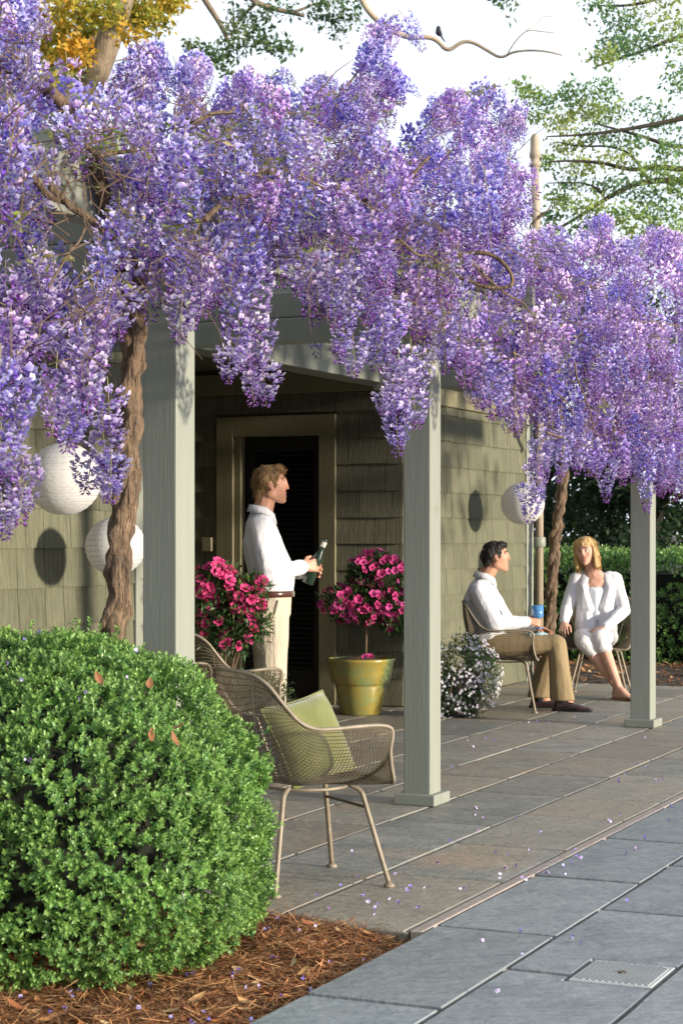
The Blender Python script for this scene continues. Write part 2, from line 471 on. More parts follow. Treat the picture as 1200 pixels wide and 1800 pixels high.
# cover plate let into the path
cv = empty('drain_cover', W((GT0+GT1)/2, (GS0+GS1)/2, 0), RZ, label='grey ribbed metal cover plate let into the bluestone path', cat='drain cover')
hw, hl = (GT1-GT0)/2 - 0.008, (GS1-GS0)/2 - 0.008
bevel(MB().box(-hw, hw, -hl, hl, -0.02, 0.002).build('plate', M['grate'], cv), 0.003, 1)
ribs = MB()
k = -0.44
while k < 0.44:                                   # diagonal tread ribs clipped to the plate
    pts = []
    for (x, y) in ((-hw+.012, k-(-hw+.012)), (hw-.012, k-(hw-.012))):
        pts.append((x, y))
    (xa, ya), (xb, yb) = pts
    lim = hl - 0.012
    def clip(x, y, k=k):
        y2 = max(-lim, min(lim, y)); return (k - y2, y2)
    xa, ya = clip(xa, ya); xb, yb = clip(xb, yb)
    if abs(xa) <= hw and abs(xb) <= hw and math.hypot(xa-xb, ya-yb) > 0.02:
        ribs.tube([(xa, ya, 0.0022), (xb, yb, 0.0022)], 0.0034, 4)
    k += 0.0195
tag(ribs.build('tread_rib', M['grate'], cv), kind='stuff')
MB().lathe([(0.0, 0.007), (0.013, 0.007), (0.015, 0.001)], 12).build('lift_hole', M['darkjoint'], cv)

# linear drain between the porch and the path
dc = empty('drain_channel', W(-2.3195, 5.70, 0), RZ, label='narrow pinkish drain channel running between porch stones and bluestone path', cat='drain')
for i in range(10):
    bevel(MB().box(-0.021, 0.023, i*1.015 + 0.003, i*1.015 + 1.012, -0.06, 0.0015).build('channel_section', M['strip'], dc), 0.003, 1)
sl_ = MB()
for i in range(330):
    y = 0.03 + i * 0.0305
    sl_.box(-0.012, 0.013, y, y + 0.006, 0.0, 0.0022)
tag(sl_.build('slot', M['slotline'], dc), kind='stuff')

# planting beds: a heaped sheet of mulch
def bed(name, t0, t1, s0, s1, zf, st, label_kind):
    nx, ny = int((t1-t0)/st)+1, int((s1-s0)/st)+1
    vs, fs = [], []
    for i in range(nx):
        for j in range(ny):
            t, s = t0 + (t1-t0)*i/(nx-1), s0 + (s1-s0)*j/(ny-1)
            vs.append((t, s, zf(t, s)))
    for i in range(nx-1):
        for j in range(ny-1):
            a = i*ny+j
            fs.append((a, a+ny, a+ny+1, a+1))
    return tag(MB().add(vs, fs).build(name, M['soil'], None, (0, 0, 0), RZ, True), kind=label_kind)
def bedz(t, s):
    e = min(1.0, max(0.0, (-2.30 - t) / 0.30))
    e2 = min(1.0, max(0.0, (5.70 - s) / 0.5))
    z = -0.062 + 0.045 * e + 0.022 * e2
    return z + 0.016 * noise.noise((t*5, s*5, 0)) + 0.008 * noise.noise((t*17, s*17, 3))
bed('planting_bed', -5.38, -2.297, 1.6, 5.675, bedz, 0.045, 'structure')
def bedz2(t, s):
    return -0.03 + min(0.10, max(0, s-15.86)*0.09) + 0.02*noise.noise((t*4, s*4, 9))
bed('far_planting_bed', -9.0, 6.0, 15.87, 19.5, bedz2, 0.12, 'structure')

def litter(name, n, region, zf, sizes, seed, z=(0.0, 0.012)):
    """pine needles, bark crumbs and dead leaves: loose thin pieces lying any way"""
    r = np.random.default_rng(seed)
    V, Fs, C = [], [], []
    pal = np.array([[.46,.21,.09],[.32,.125,.05],[.50,.26,.11],[.15,.06,.03],[.50,.28,.13],[.10,.05,.03]])
    t = r.uniform(region[0], region[1], n); s = r.uniform(region[2], region[3], n)
    zz = np.array([zf(a, b) for a, b in zip(t, s)]) + r.uniform(z[0], z[1], n)
    ang = r.uniform(0, 2*np.pi, n); L = r.uniform(*sizes[0], n); wd = r.uniform(*sizes[1], n)
    tilt = r.normal(0, 0.22, n); bend = r.uniform(-0.25, 0.25, n)
    dx, dy = np.cos(ang), np.sin(ang)
    pts = []
    for q in (-0.5, 0.0, 0.5):
        a2 = ang + bend * q * 2
        px = t + np.cos(a2) * L * q; py = s + np.sin(a2) * L * q
        pz = zz + np.sin(tilt) * L * q + 0.004
        nx, ny = -np.sin(a2) * wd / 2, np.cos(a2) * wd / 2
        tw = r.uniform(-0.5, 0.5, n) * wd
        pts += [np.stack([px+nx, py+ny, pz+tw], 1), np.stack([px-nx, py-ny, pz-tw], 1)]
    Vv = np.stack(pts, 1).reshape(-1, 3)
    base = (np.arange(n)*6)[:, None]
    Fq = np.stack([base + np.array([0, 1, 3, 2]), base + np.array([2, 3, 5, 4])], 1).reshape(-1, 4)
    ci = pal[r.integers(0, len(pal), n)] * r.uniform(0.7, 1.25, n)[:, None]
    Cc = np.repeat(np.concatenate([ci, np.ones((n, 1))], 1)[:, None], 6, 1).reshape(-1, 4)
    return tag(link(name, raw_mesh(name, Vv, Fq, M['straw'], Cc), None, (0, 0, 0), (0, 0, RZ)), kind='stuff')
litter('pine_straw', 32000, (-3.6, -2.29, 3.6, 5.72), bedz, ((0.05, 0.16), (0.0012, 0.0026)), 1, (0.0, 0.020))
litter('pine_straw', 4000, (-7, 3.0, 15.9, 18.2), bedz2, ((0.06, 0.2), (0.003, 0.007)), 3)

# dead leaves lying on the mulch
def leaf_template(L, Wd, curl=0.25, seg=4):
    v, f = [], []
    for i in range(seg+1):
        q = i/seg
        w = Wd * math.sin(math.pi * min(0.97, max(0.06, q))) ** 0.75 / 2
        z = curl * L * (q-0.5)**2 * 1.6
        v += [(-w, q*L, z + curl*w*0.8), (0, q*L, z), (w, q*L, z + curl*w*0.8)]
    for i in range(seg):
        a = i*3
        f += [(a, a+1, a+4, a+3), (a+1, a+2, a+5, a+4)]
    return v, f
def dead_leaves(n, region, zf, seed, smin, smax, name='leaf_litter'):
    r = np.random.default_rng(seed)
    tv, tf = leaf_template(1.0, 0.42, 0.35)
    t = r.uniform(region[0], region[1], n); s = r.uniform(region[2], region[3], n)
    loc = np.stack([t, s, [zf(a, b) + 0.014 + 0.012*r.random() for a, b in zip(t, s)]], 1)
    d = np.stack([r.normal(0, .35, n), r.normal(0, .35, n), np.ones(n)], 1)
    pal = np.array([[.46,.22,.09],[.36,.14,.05],[.52,.30,.13],[.27,.10,.045],[.46,.32,.17]])
    ti = np.concatenate([pal[r.integers(0, 5, n)] * r.uniform(.75, 1.15, n)[:, None], np.ones((n, 1))], 1)
    V, Fc, C = scatter(tv, tf, loc, rot_frames(d), r.uniform(smin, smax, n), np.ones((len(tv), 4)), ti)
    return tag(link(name, raw_mesh(name, V, Fc, M['straw'], C, True), None, (0, 0, 0), (0, 0, RZ)), kind='stuff')
dead_leaves(760, (-3.5, -2.31, 3.7, 5.66), bedz, 5, 0.018, 0.058)
dead_leaves(500, (-6, 3, 15.95, 17.6), bedz2, 6, 0.04, 0.09)

# ------------------------------------------------------------------ the house
TW, S0, S1, SD, SE = -5.40, 2.0, 9.20, 13.08, 16.0
HT = 2.95
house = empty('house', W(TW, SD, 0), RZ, label='olive green shingle-sided house with dark doorway in its porch recess', cat='house')
ho = (-TW, -SD)                                    # house axes -> axes of the Empty
def hb(t0, t1, s0, s1, z0, z1): return (t0+ho[0], t1+ho[0], s0+ho[1], s1+ho[1], z0, z1)
def hpart(name, boxes, m, bv=0.004):
    b = MB()
    for bx in boxes: b.box(*hb(*bx))
    o = b.build(name, M[m], house)
    if bv: bevel(o, bv, 1)
    return o
wl = hpart('wall', [(-5.55, TW, S0, S1, 0, HT)], 'wallback', 0)
wr_ = hpart('wall', [(-7.75, -7.6, S1-0.15, SD+0.15, 0, HT), (-7.6, -5.55, S1-0.15, S1-0.004, 0, HT)], 'wallback', 0)
K = lambda k: TW - k
wd = hpart('wall', [(K(0.64), K(0.004), SD, SD+0.14, 0, HT), (-7.598, K(1.50), SD, SD+0.14, 0, HT), (K(1.499), K(0.641), SD, SD+0.14, 2.10, HT)], 'wallback', 0)
wr = hpart('wall', [(-5.54, TW, SD+0.004, SE, 0, HT), (-9.5, -5.545, SE-0.14, SE-0.004, 0, HT)], 'wallback', 0)
hpart('recess_ceiling', [(-7.6, -5.56, S1+0.002, SD-0.002, 2.60, 2.66)], 'ceiling', 0)
hpart('header_beam', [(-5.53, -5.41+0.09, S1-0.05, SD+0.06, 2.396, 2.60)], 'sage')
# gable wall continues above the header
hpart('wall', [(-5.545, TW+0.002, S1+0.003, SD+0.001, 2.603, HT-0.003)], 'wallback', 0)
hpart('fascia_board', [(TW+0.18, TW+0.21, S0-0.2, SE+0.2, HT-0.06, HT+0.12)], 'sage')
hpart('soffit', [(TW+0.005, TW+0.178, S0-0.2, SE+0.2, HT-0.04, HT-0.01)], 'sage')
rf = MB()
rf.add([(TW+0.24+ho[0], S0-0.3+ho[1], HT+0.10), (TW+0.24+ho[0], SE+0.3+ho[1], HT+0.10), (-8.2+ho[0], SE+0.3+ho[1], 3.85), (-8.2+ho[0], S0-0.3+ho[1], 3.85),
        (TW+0.24+ho[0], S0-0.3+ho[1], HT+0.14), (TW+0.24+ho[0], SE+0.3+ho[1], HT+0.14), (-8.2+ho[0], SE+0.3+ho[1], 3.90), (-8.2+ho[0], S0-0.3+ho[1], 3.90)],
       [(0, 1, 2, 3), (7, 6, 5, 4), (0, 4, 5, 1), (1, 5, 6, 2), (2, 6, 7, 3), (3, 7, 4, 0)])
rf.build('roof', M['roof'], house)

EXP, HB = 0.203, 0.012
shmesh = {}
def shingle_mesh(w, h):
    k = (round(w, 3), round(h, 3))
    if k not in shmesh:
        g2 = 0.0022
        v = [(g2, 0.001, 0), (w-g2, 0.001, 0), (w-g2, 0.019, 0), (g2, 0.019, 0),
             (g2, 0.001, h), (w-g2, 0.001, h), (w-g2, 0.0075, h), (g2, 0.0075, h)]
        b = MB().add(v, [(3, 2, 1, 0), (4, 5, 6, 7), (0, 1, 5, 4), (1, 2, 6, 5), (2, 3, 7, 6), (3, 0, 4, 7)])
        shmesh[k] = b.mesh('shingle', M['shingle'])
    return shmesh[k]
WIDTHS = [0.17, 0.21, 0.25, 0.29, 0.34, 0.42]
def shingles(wall, kind, a0, a1, h0, h1, wmul=1.0, stuff=None):
    """courses of shingles between a0 and a1 along the wall; kind 'u' faces the garden, 'v' faces the recess"""
    n = 0
    row = 0
    while HB + row*EXP < h1 - 0.01:
        z = HB + row*EXP
        row += 1
        if z + EXP < h0 + 0.02: continue
        zz, hh = max(z, h0), EXP + 0.004
        if z < h0: hh = z + EXP - h0 + 0.004
        hh = min(hh, h1 - zz)
        a = a0
        first = True
        while a < a1 - 0.005:
            w = rnd.choice(WIDTHS) * wmul
            if first: w *= rnd.choice([0.45, 0.7, 1.0]); first = False
            if a1 - a - w < 0.09: w = a1 - a
            me = shingle_mesh(w, hh)
            dz = rnd.uniform(-0.0035, 0.0035)
            if kind == 'u': loc, rz = (TW + ho[0], a + w + ho[1], zz + dz), -math.pi/2
            else: loc, rz = (TW - a + ho[0], SD + ho[1], zz + dz), math.pi
            if stuff is None:
                link('shingle', me, wall, loc, (0, 0, rz))
            else:
                Mx = Matrix.Translation(loc) @ Matrix.Rotation(rz, 4, 'Z')
                stuff.add([Mx @ v.co for v in me.vertices], [tuple(p.vertices) for p in me.polygons])
            a += w; n += 1
    return n
ns = shingles(wl, 'u', 7.35, 9.075, 0.2, 2.75)
ns += shingles(wr, 'u', SD+0.02, 15.815, 0.0, 2.31, 1.25)
ns += shingles(wd, 'v', 0.02, 0.572, 0.0, 2.39, 1.1)
ns += shingles(wd, 'v', 1.602, 2.19, 0.6, 2.39, 1.15)
ns += shingles(wd, 'v', 0.575, 1.60, 2.23, 2.39, 1.3)
far = MB()
shingles(wl, 'u', S0+0.02, 7.348, 0.2, 2.75, 1.0, far)
tag(far.build('shingle_course', M['shingle'], wl), kind='stuff')
print('SHINGLES', ns)
# boards
hpart('corner_board', [(TW+0.002, TW+0.026, 9.08, 9.205, 0.0, 2.395)], 'sage')
hpart('corner_board', [(TW+0.002, TW+0.026, 15.82, 16.0, 0.0, 2.45)], 'sage')
hpart('frieze_board', [(TW+0.002, TW+0.028, SD+0.003, 15.818, 2.315, 2.45)], 'sage_dark')
hpart('frieze_board', [(-7.59, TW-0.002, SD-0.026, SD-0.002, 2.395, 2.56)], 'sage_dark')
# door casing, jambs and the dark louvred door standing in the opening
df = hpart('door_frame', [(K(0.7125), K(0.573), SD-0.030, SD-0.002, 0, 2.225), (K(1.600), K(1.455), SD-0.030, SD-0.002, 0, 2.225),
                          (K(1.454), K(0.7135), SD-0.0295, SD-0.002, 2.068, 2.2245),
                          (K(1.455), K(1.40), SD-0.0015, SD+0.16, 0, 2.09), (K(0.7125), K(0.66), SD-0.0015, SD+0.16, 0, 2.09),
                          (K(1.399), K(0.7135), SD-0.001, SD+0.16, 2.068, 2.10)], 'sage_dark', 0.003)
hpart('threshold', [(K(1.399), K(0.7135), SD-0.04, SD+0.15, 0.0, 0.03)], 'sage_dark')
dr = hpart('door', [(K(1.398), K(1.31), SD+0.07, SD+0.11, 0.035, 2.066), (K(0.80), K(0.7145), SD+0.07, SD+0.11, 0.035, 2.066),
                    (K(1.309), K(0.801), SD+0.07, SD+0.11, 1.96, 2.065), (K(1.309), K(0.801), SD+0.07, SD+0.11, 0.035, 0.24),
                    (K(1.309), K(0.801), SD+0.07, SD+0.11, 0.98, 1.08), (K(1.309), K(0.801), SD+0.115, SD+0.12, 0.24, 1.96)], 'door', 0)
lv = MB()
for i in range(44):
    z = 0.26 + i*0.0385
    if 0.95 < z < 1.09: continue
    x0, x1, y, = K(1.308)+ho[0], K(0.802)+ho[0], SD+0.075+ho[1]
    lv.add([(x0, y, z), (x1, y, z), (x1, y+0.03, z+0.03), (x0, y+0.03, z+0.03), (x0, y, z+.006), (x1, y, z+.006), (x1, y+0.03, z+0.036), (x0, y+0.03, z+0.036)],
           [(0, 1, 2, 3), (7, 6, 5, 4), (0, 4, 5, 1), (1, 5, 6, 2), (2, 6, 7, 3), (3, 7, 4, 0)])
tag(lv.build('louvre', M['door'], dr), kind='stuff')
MB().lathe([(0.0, 0), (0.02, 0), (0.024, 0.02), (0.012, 0.03), (0.0, 0.031)], 12).xf(Matrix.Translation((K(0.76)+ho[0], SD+0.07+ho[1], 1.02)) @ Matrix.Rotation(R(90), 4, 'X')).build('door_knob', M['brass'], dr, smooth=True)
# tall service pipe at the far corner, a vine shoot wound round its upper end
VP = W(-5.345, 16.07, 0)
vp = empty('service_pipe', VP, RZ, label='tall weathered service pipe standing at the far house corner with ringed cap and dry vine', cat='pipe')
MB().tube([(0, 0, 0), (0, 0, 2.4), (-0.02, 0, 3.6), (-0.04, 0, 4.62)], 0.037, 14).build('pipe', M['pole'], vp, smooth=True)
MB().lathe([(0.050, 1.19), (0.058, 1.20), (0.058, 1.27), (0.050, 1.28)], 16).build('collar', M['sage'], vp, smooth=True)
MB().lathe([(0.037, 4.60), (0.050, 4.61), (0.050, 4.64), (0.040, 4.65), (0.040, 4.68), (0.050, 4.69), (0.050, 4.73), (0.042, 4.75), (0.042, 4.83), (0.036, 4.875), (0.018, 4.90), (0, 4.905)], 16, (-0.04, 0, 0)).build('cap', M['pole'], vp, smooth=True)
tw = MB()
q = [(-0.03+0.055*math.cos(a*0.8), 0.055*math.sin(a*0.8), 3.75 + a*0.026) for a in range(18)]
tw.tube(q, 0.009, 5)
tw.tube([(-0.05, -0.05, 4.15), (-0.16, -0.06, 4.27), (-0.21, -0.05, 4.40)], [0.010, 0.008, 0.004], 5)
tw.tube([(0.0, -0.05, 4.14), (0.10, -0.06, 4.19), (0.15, -0.05, 4.28)], [0.012, 0.008, 0.004], 5)
tw.tube([(-0.04, -0.05, 3.75), (-0.12, -0.05, 3.98), (-0.24, -0.04, 4.06)], [0.008, 0.006, 0.003], 5)
tw.tube([(0.0, -0.05, 4.02), (0.12, -0.06, 4.0), (0.17, -0.05, 3.97)], [0.008, 0.006, 0.003], 5)
tw.build('dry_vine', M['twig'], vp)
# gas or light box by the door, half hidden
hpart('wall_box', [(K(1.72), K(1.635), SD-0.05, SD-0.02, 1.17, 1.28)], 'sage_dark')

# ------------------------------------------------------------------ the pergola
TP = -3.40
POSTS = [5.975, 8.44, 12.44]
per = empty('pergola', W(TP, POSTS[1], 0), RZ, label='sage green timber pergola along the porch carrying the purple wisteria', cat='pergola')
po = (-TP, -POSTS[1])
def pbox(name, boxes, parent=per, bv=0.006, m='sage'):
    b = MB()
    for (t0, t1, s0, s1, z0, z1) in boxes: b.box(t0+po[0], t1+po[0], s0+po[1], s1+po[1], z0, z1)
    return bevel(b.build(name, M[m], parent), bv, 2)
for s in POSTS:
    h = 0.07
    p = pbox('post', [(TP-h, TP+h, s-h, s+h, 0.0, 2.35)])
    w = 0.105
    pbox('plinth', [(TP-w, TP+w, s-w, s+w, 0.001, 0.055)], p)
pbox('beam', [(TP-0.045, TP+0.045, 3.6, 14.6, 2.352, 2.55)])
for s, z in ((POSTS[0], 2.255), (POSTS[1], 2.255), (POSTS[2], 2.34)):
    pbox('cross_beam', [(TW+0.022, TP-0.072, s-0.04, s+0.04, z, z+0.125)])
    pbox('cross_beam', [(TW+0.022, TP-0.072, s-0.032, s+0.032, z+0.128, z+0.255)])
s = 4.2
while s < 14.6:
    if min(abs(s-q) for q in POSTS) > 0.25:
        pbox('rafter', [(TW+0.03, TP+0.12, s-0.022, s+0.022, 2.553, 2.69)])
    s += 0.62
for t in (-4.9, -4.3, -3.75):
    pbox('batten', [(t-0.02, t+0.02, 3.7, 14.5, 2.693, 2.73)], bv=0.004)
# ------------------------------------------------------------------ wisteria
def floret_arrays(open_):
    """one pea flower: banner, keel and wings (x across, y up, z outward)"""
    b = 0.62 + 0.38 * open_
    v = [(0,0,0), (-.44*b,.22,.50), (-.30*b,.70,.62), (0,.58,.74), (.30*b,.70,.62), (.44*b,.22,.50),
         (-.20,-.05,.55), (0,-.20,.90), (0,.14,.62), (.20,-.05,.55)]
    f = [(0,1,2,3), (0,3,4,5), (0,6,7,9)]
    return np.array(v), np.array(f)
FV, FF = floret_arrays(1.0)
BV = np.array([(0,0,0), (-.16,.0,.45), (0,-.10,.95), (.16,.0,.45), (0,.16,.45), (0,-.18,.45)], float)
BF = np.array([(0,1,2,4), (0,4,2,3), (0,5,2,1), (0,3,2,5)])
HUES = [((.64,.60,.94), (.17,.09,.50)), ((.72,.64,.92), (.25,.11,.49)), ((.56,.55,.94), (.14,.09,.51)), ((.76,.64,.90), (.30,.12,.47)),
        ((.38,.35,.84), (.12,.07,.44)), ((.62,.47,.82), (.28,.09,.42)), ((.84,.79,.96), (.25,.14,.52)), ((.48,.36,.77), (.20,.07,.40)),
        ((.60,.47,.84), (.24,.09,.44)), ((.52,.51,.94), (.15,.09,.50))]
def raceme_arrays(L, Rr, hue, r, dens=1.0, fs=1.0, tp=0.62):
    """a hanging flower cluster from its stalk at the origin: open flowers above, buds at the tip"""
    n = int(L * 255 * dens * (Rr / 0.055) ** 0.7)
    p = np.sort(r.uniform(0, 1, n)) ** 0.92
    az = np.arange(n) * 2.39996 + r.uniform(-.5, .5, n)
    prof = np.clip(np.minimum(1, 0.50 + p*3.2) * (1 - p) ** tp + 0.10, 0.12, 1)
    rad = Rr * prof * r.uniform(0.0, 1.0, n) ** 0.35
    sway = r.normal(0, .06, 2)
    z = -L * (0.04 + 0.96 * p)
    loc = np.stack([np.cos(az)*rad + sway[0]*p*p*L, np.sin(az)*rad + sway[1]*p*p*L, z], 1)
    dn = r.uniform(-0.55, 0.05, n) - 0.30 * p
    d = np.stack([np.cos(az), np.sin(az), dn], 1) + r.normal(0, .20, (n, 3))
    d /= np.linalg.norm(d, axis=1, keepdims=True)
    up = np.array([[0, 0, 1.]]) + r.normal(0, .25, (n, 3))
    x = np.cross(up, d); x /= np.linalg.norm(x, axis=1, keepdims=True)
    y = np.cross(d, x)
    fr = np.stack([x, y, d], 2)
    op = p < 0.80
    sz = (0.0285 - 0.012 * p) * r.uniform(0.8, 1.2, n) * fs
    ban, keel = np.array(hue[0]), np.array(hue[1])
    fc = np.array([keel, ban, ban*1.1, ban*1.12, ban*1.1, ban, keel*1.15, keel*.9, keel*1.1, keel*1.15])
    fc = np.concatenate([fc, np.ones((10, 1))], 1)
    t = np.clip(r.normal(1, .13, (n, 1)) * np.array([[1, 1, 1]]) * (1 + r.normal(0, .05, (n, 3))), .5, 1.5)
    t = np.concatenate([t, np.ones((n, 1))], 1)
    V1, F1, C1 = scatter(FV, FF, loc[op], fr[op], sz[op], fc, t[op])
    bud = np.concatenate([np.tile(keel*0.6 + np.array([.17,.06,.16]), (6, 1)), np.ones((6, 1))], 1)
    V2, F2, C2 = scatter(BV, BF, loc[~op], fr[~op], sz[~op]*1.1, bud, t[~op])
    # stalk
    q = np.array([[0, 0, 0.04], [0, 0, -L*.5], [sway[0]*L, sway[1]*L, -L*1.02]])
    w = np.array([.0022, .0018, .0008])
    sv, sf = [], []
    for i in range(3):
        for j in range(3):
            a = j*2.094
            sv.append(q[i] + np.array([math.cos(a)*w[i], math.sin(a)*w[i], 0]))
    for i in range(2):
        for j in range(3):
            j2 = (j+1) % 3
            sf.append((i*3+j, i*3+j2, i*3+3+j2, i*3+3+j))
    V3, F3 = np.array(sv), np.array(sf)
    C3 = np.tile(np.array([.30, .27, .13, 1]), (9, 1))
    V = np.concatenate([V1, V2, V3]); C = np.concatenate([C1, C2, C3])
    Fc = np.concatenate([F1, F2 + len(V1), F3 + len(V1) + len(V2)])
    return V, Fc, C
rw = np.random.default_rng(21)
RAC = []
for i in range(14):
    L = [0.20, 0.24, 0.28, 0.30, 0.34, 0.18, 0.26, 0.22, 0.36, 0.30, 0.24, 0.20, 0.28, 0.32][i]
    Rr = [0.056, 0.060, 0.058, 0.062, 0.060, 0.060, 0.052, 0.064, 0.062, 0.054, 0.056, 0.064, 0.066, 0.058][i]
    arr = raceme_arrays(L, Rr*1.12, HUES[[0, 1, 2, 3, 4, 5, 6, 7, 8, 9, 0, 1, 2, 3][i]], rw, 1.40, 1.13)
    RAC.append((L, arr, raw_mesh('flower_cluster', arr[0], arr[1], M['petal'], arr[2])))

# fuller clusters for those that hang clear and are seen singly
RACN = len(RAC)
PALE = [((.78,.71,.97), (.27,.15,.58)), ((.68,.63,.96), (.21,.12,.54)), ((.82,.75,.97), (.32,.17,.58)), ((.62,.59,.96), (.19,.12,.55)), ((.75,.65,.94), (.31,.15,.54)), ((.70,.66,.97), (.24,.14,.58))]
for i in range(6):
    L = [0.18, 0.22, 0.26, 0.30, 0.22, 0.28][i]
    arr = raceme_arrays(L, [0.066, 0.070, 0.068, 0.074, 0.064, 0.070][i], PALE[i], rw, 2.2, 1.02, 0.85)
    RAC.append((L, arr, raw_mesh('flower_cluster', arr[0], arr[1], M['petal'], arr[2])))
XT = [-90, 0, 40, 62, 84, 150, 185, 215, 250, 310, 345, 375, 400, 430, 490, 510, 545, 580, 600, 620, 650, 690, 715, 745, 780, 815, 850, 890, 912, 925, 950, 1000, 1040, 1080, 1130, 1180, 1280]
YT = [0, 15, 20, 110, 178, 172, 140, 100, 72, 90, 112, 165, 190, 130, 140, 205, 150, 120, 160, 185, 200, 215, 240, 205, 165, 155, 150, 185, 250, 330, 385, 420, 392, 412, 412, 405, 440]
XB = [-90, 0, 30, 70, 100, 180, 240, 300, 340, 385, 400, 450, 520, 560, 600, 660, 700, 760, 800, 840, 880, 920, 960, 1000, 1050, 1100, 1150, 1200, 1280]
YB = [760, 720, 690, 600, 640, 640, 580, 560, 560, 540, 480, 490, 470, 555, 575, 590, 600, 610, 640, 700, 735, 760, 775, 800, 815, 815, 850, 865, 880]
BLUE, MAUVE = [0, 2, 4, 6, 9, 10, 12], [1, 3, 5, 7, 8, 11, 13]
def pick(px):
    """the near vine flowers bluer, the far one more mauve"""
    return int(rw.choice(MAUVE if rw.uniform(0, 1) < np.interp(px, [0, 600, 1200], [.30, .42, .78]) else BLUE))
placed = []          # (world position, raceme index, scale, tilt x, tilt y, spin, front?)
def put(px, py, z, i=None, sc=None, front=True, tilt=0.12):
    if i is None: i = pick(px)
    if sc is None: sc = float(rw.uniform(0.75, 1.15))
    placed.append((toward(px, py, z), i, sc, float(rw.normal(0, tilt)), float(rw.normal(0, tilt)), float(rw.uniform(0, 6.28)), front, px))
# clusters that hang well clear of the mass: column, top, bottom, fullness, t of the plane they hang in
HANG = [(30, 640, 840, 1.0, -3.05), (18, 690, 790, .9, -3.1), (40, 800, 925, .9, -3.0), (2, 760, 850, .9, -3.0), (25, 860, 922, .7, -3.05), (4, 880, 950, .7, -3.0),
        (120, 570, 690, 1.1, -3.1), (100, 640, 770, 1.2, -3.05), (150, 600, 730, 1.2, -3.0), (125, 700, 800, 1.0, -3.05), (165, 520, 650, 1.2, -3.1), (140, 640, 790, 1.0, -3.1),
        (190, 680, 765, .8, -3.05), (180, 740, 830, .9, -3.05), (196, 800, 888, .9, -3.0), (160, 800, 870, .6, -3.1), (185, 840, 885, .7, -3.1),
        (75, 540, 640, 1.0, -3.1), (20, 560, 680, 1.1, -3.1), (210, 500, 600, 1.0, -3.1), (60, 460, 560, 1.2, -3.1), (10, 480, 620, 1.0, -3.15),
        (320, 520, 605, 1.0, -3.05), (352, 430, 560, 1.1, -3.0), (372, 420, 540, 1.0, -3.05), (335, 480, 580, .9, -3.05),
        (428, 440, 590, 1.0, -3.0), (446, 470, 600, 1.1, -3.0), (420, 560, 650, 1.0, -3.0), (455, 560, 660, 1.1, -3.0), (440, 600, 715, 1.15, -3.0), (462, 640, 715, .9, -3.0), (405, 610, 675, .8, -3.0),
        (520, 440, 520, .6, -3.05), (555, 450, 560, 1.0, -3.05), (585, 460, 580, 1.1, -3.0), (605, 520, 640, .8, -3.05), (620, 600, 665, .6, -3.05),
        (665, 500, 600, 1.1, -3.0), (690, 520, 640, 1.2, -3.0), (660, 580, 655, .8, -3.0), (700, 630, 740, 1.0, -2.98), (722, 610, 690, .8, -2.98), (735, 640, 700, .7, -2.98), (690, 680, 730, .7, -2.98),
        (725, 690, 755, .9, -2.98), (693, 710, 805, 1.05, -2.98), (672, 690, 730, .6, -3.0), (745, 610, 660, .7, -3.0),
        (780, 560, 660, 1.0, -3.0), (810, 560, 640, 1.0, -3.0), (850, 620, 725, 1.0, -3.0), (875, 640, 735, 1.1, -3.0), (905, 690, 770, 1.0, -3.0),
        (950, 770, 850, .9, -3.0), (935, 850, 922, .6, -2.98), (944, 800, 880, .6, -2.98), (990, 760, 850, 1.0, -3.0), (1012, 770, 835, 1.0, -3.0), (970, 750, 840, 1.0, -3.05),
        (1062, 800, 885, .8, -3.0), (1040, 770, 840, .9, -3.0), (1090, 790, 855, .9, -3.0), (1135, 790, 905, .9, -2.95), (1150, 790, 860, 1.0, -2.98), (1170, 780, 872, .9, -2.95), (1195, 800, 880, .9, -2.95), (1120, 770, 850, 1.0, -3.0)]
LEN = np.array([a[0] for a in RAC])
for (px, y0, y1, fat, t) in HANG:
    z = z_at(px, t)
    need = (y1 - y0) / F * z
    i = RACN + int(np.argmin(np.abs(LEN[RACN:] - need) + rw.uniform(0, 0.07, len(LEN) - RACN)))
    put(px, y0, z, i, need / RAC[i][0] * 0.97, True, 0.06)
NH = len(placed)
hole = (98, 176, 325, 412)
cnt, tries = 0, 0
gridp = {}
while cnt < 1150 and tries < 60000:
    tries += 1
    px = float(rw.uniform(-80, 1270))
    yt, yb = float(np.interp(px, XT, YT)), float(np.interp(px, XB, YB))
    py = float(rw.uniform(yt, yb))
    t = float(-3.20 + np.clip(rw.normal(0, 0.15), -.4, .35))
    if py < yt + 160: t = float(-3.35 + np.clip(rw.normal(0, 0.30), -.6, .6))
    z = z_at(px, t)
    if rw.uniform(0, 1) > (z / 12.5) ** 1.7: continue
    # thick and thin clumps
    nz = noise.noise((px/62.0, py/70.0, 4.2)) + 0.5*noise.noise((px/25.0, py/30.0, 9.1))
    if nz < -0.12 and rw.uniform(0, 1) < 0.85: continue
    i = pick(px); sc = float(rw.uniform(0.62, 1.1))
    if py < yt + 120: sc *= 0.8
    Lp = RAC[i][0] * sc * F / z
    if py + Lp > yb + 25: continue
    if px + 26 > hole[0] and px - 26 < hole[1] and py + Lp > hole[2] and py < hole[3]: continue
    q_ = toward(px, py, z)
    key = (int(q_.x/.06), int(q_.z/.11))
    if any((q_ - g2).length < 0.085 and abs(q_.y - g2.y) < .2 for dx_ in (-1, 0, 1, -2, 2) for dz_ in (-1, 0, 1) for g2 in gridp.get((key[0]+dx_, key[1]+dz_), ())): continue
    gridp.setdefault(key, []).append(q_)
    put(px, py, z, i, sc, True, 0.16 if py > yt + 90 else 0.4)
    cnt += 1
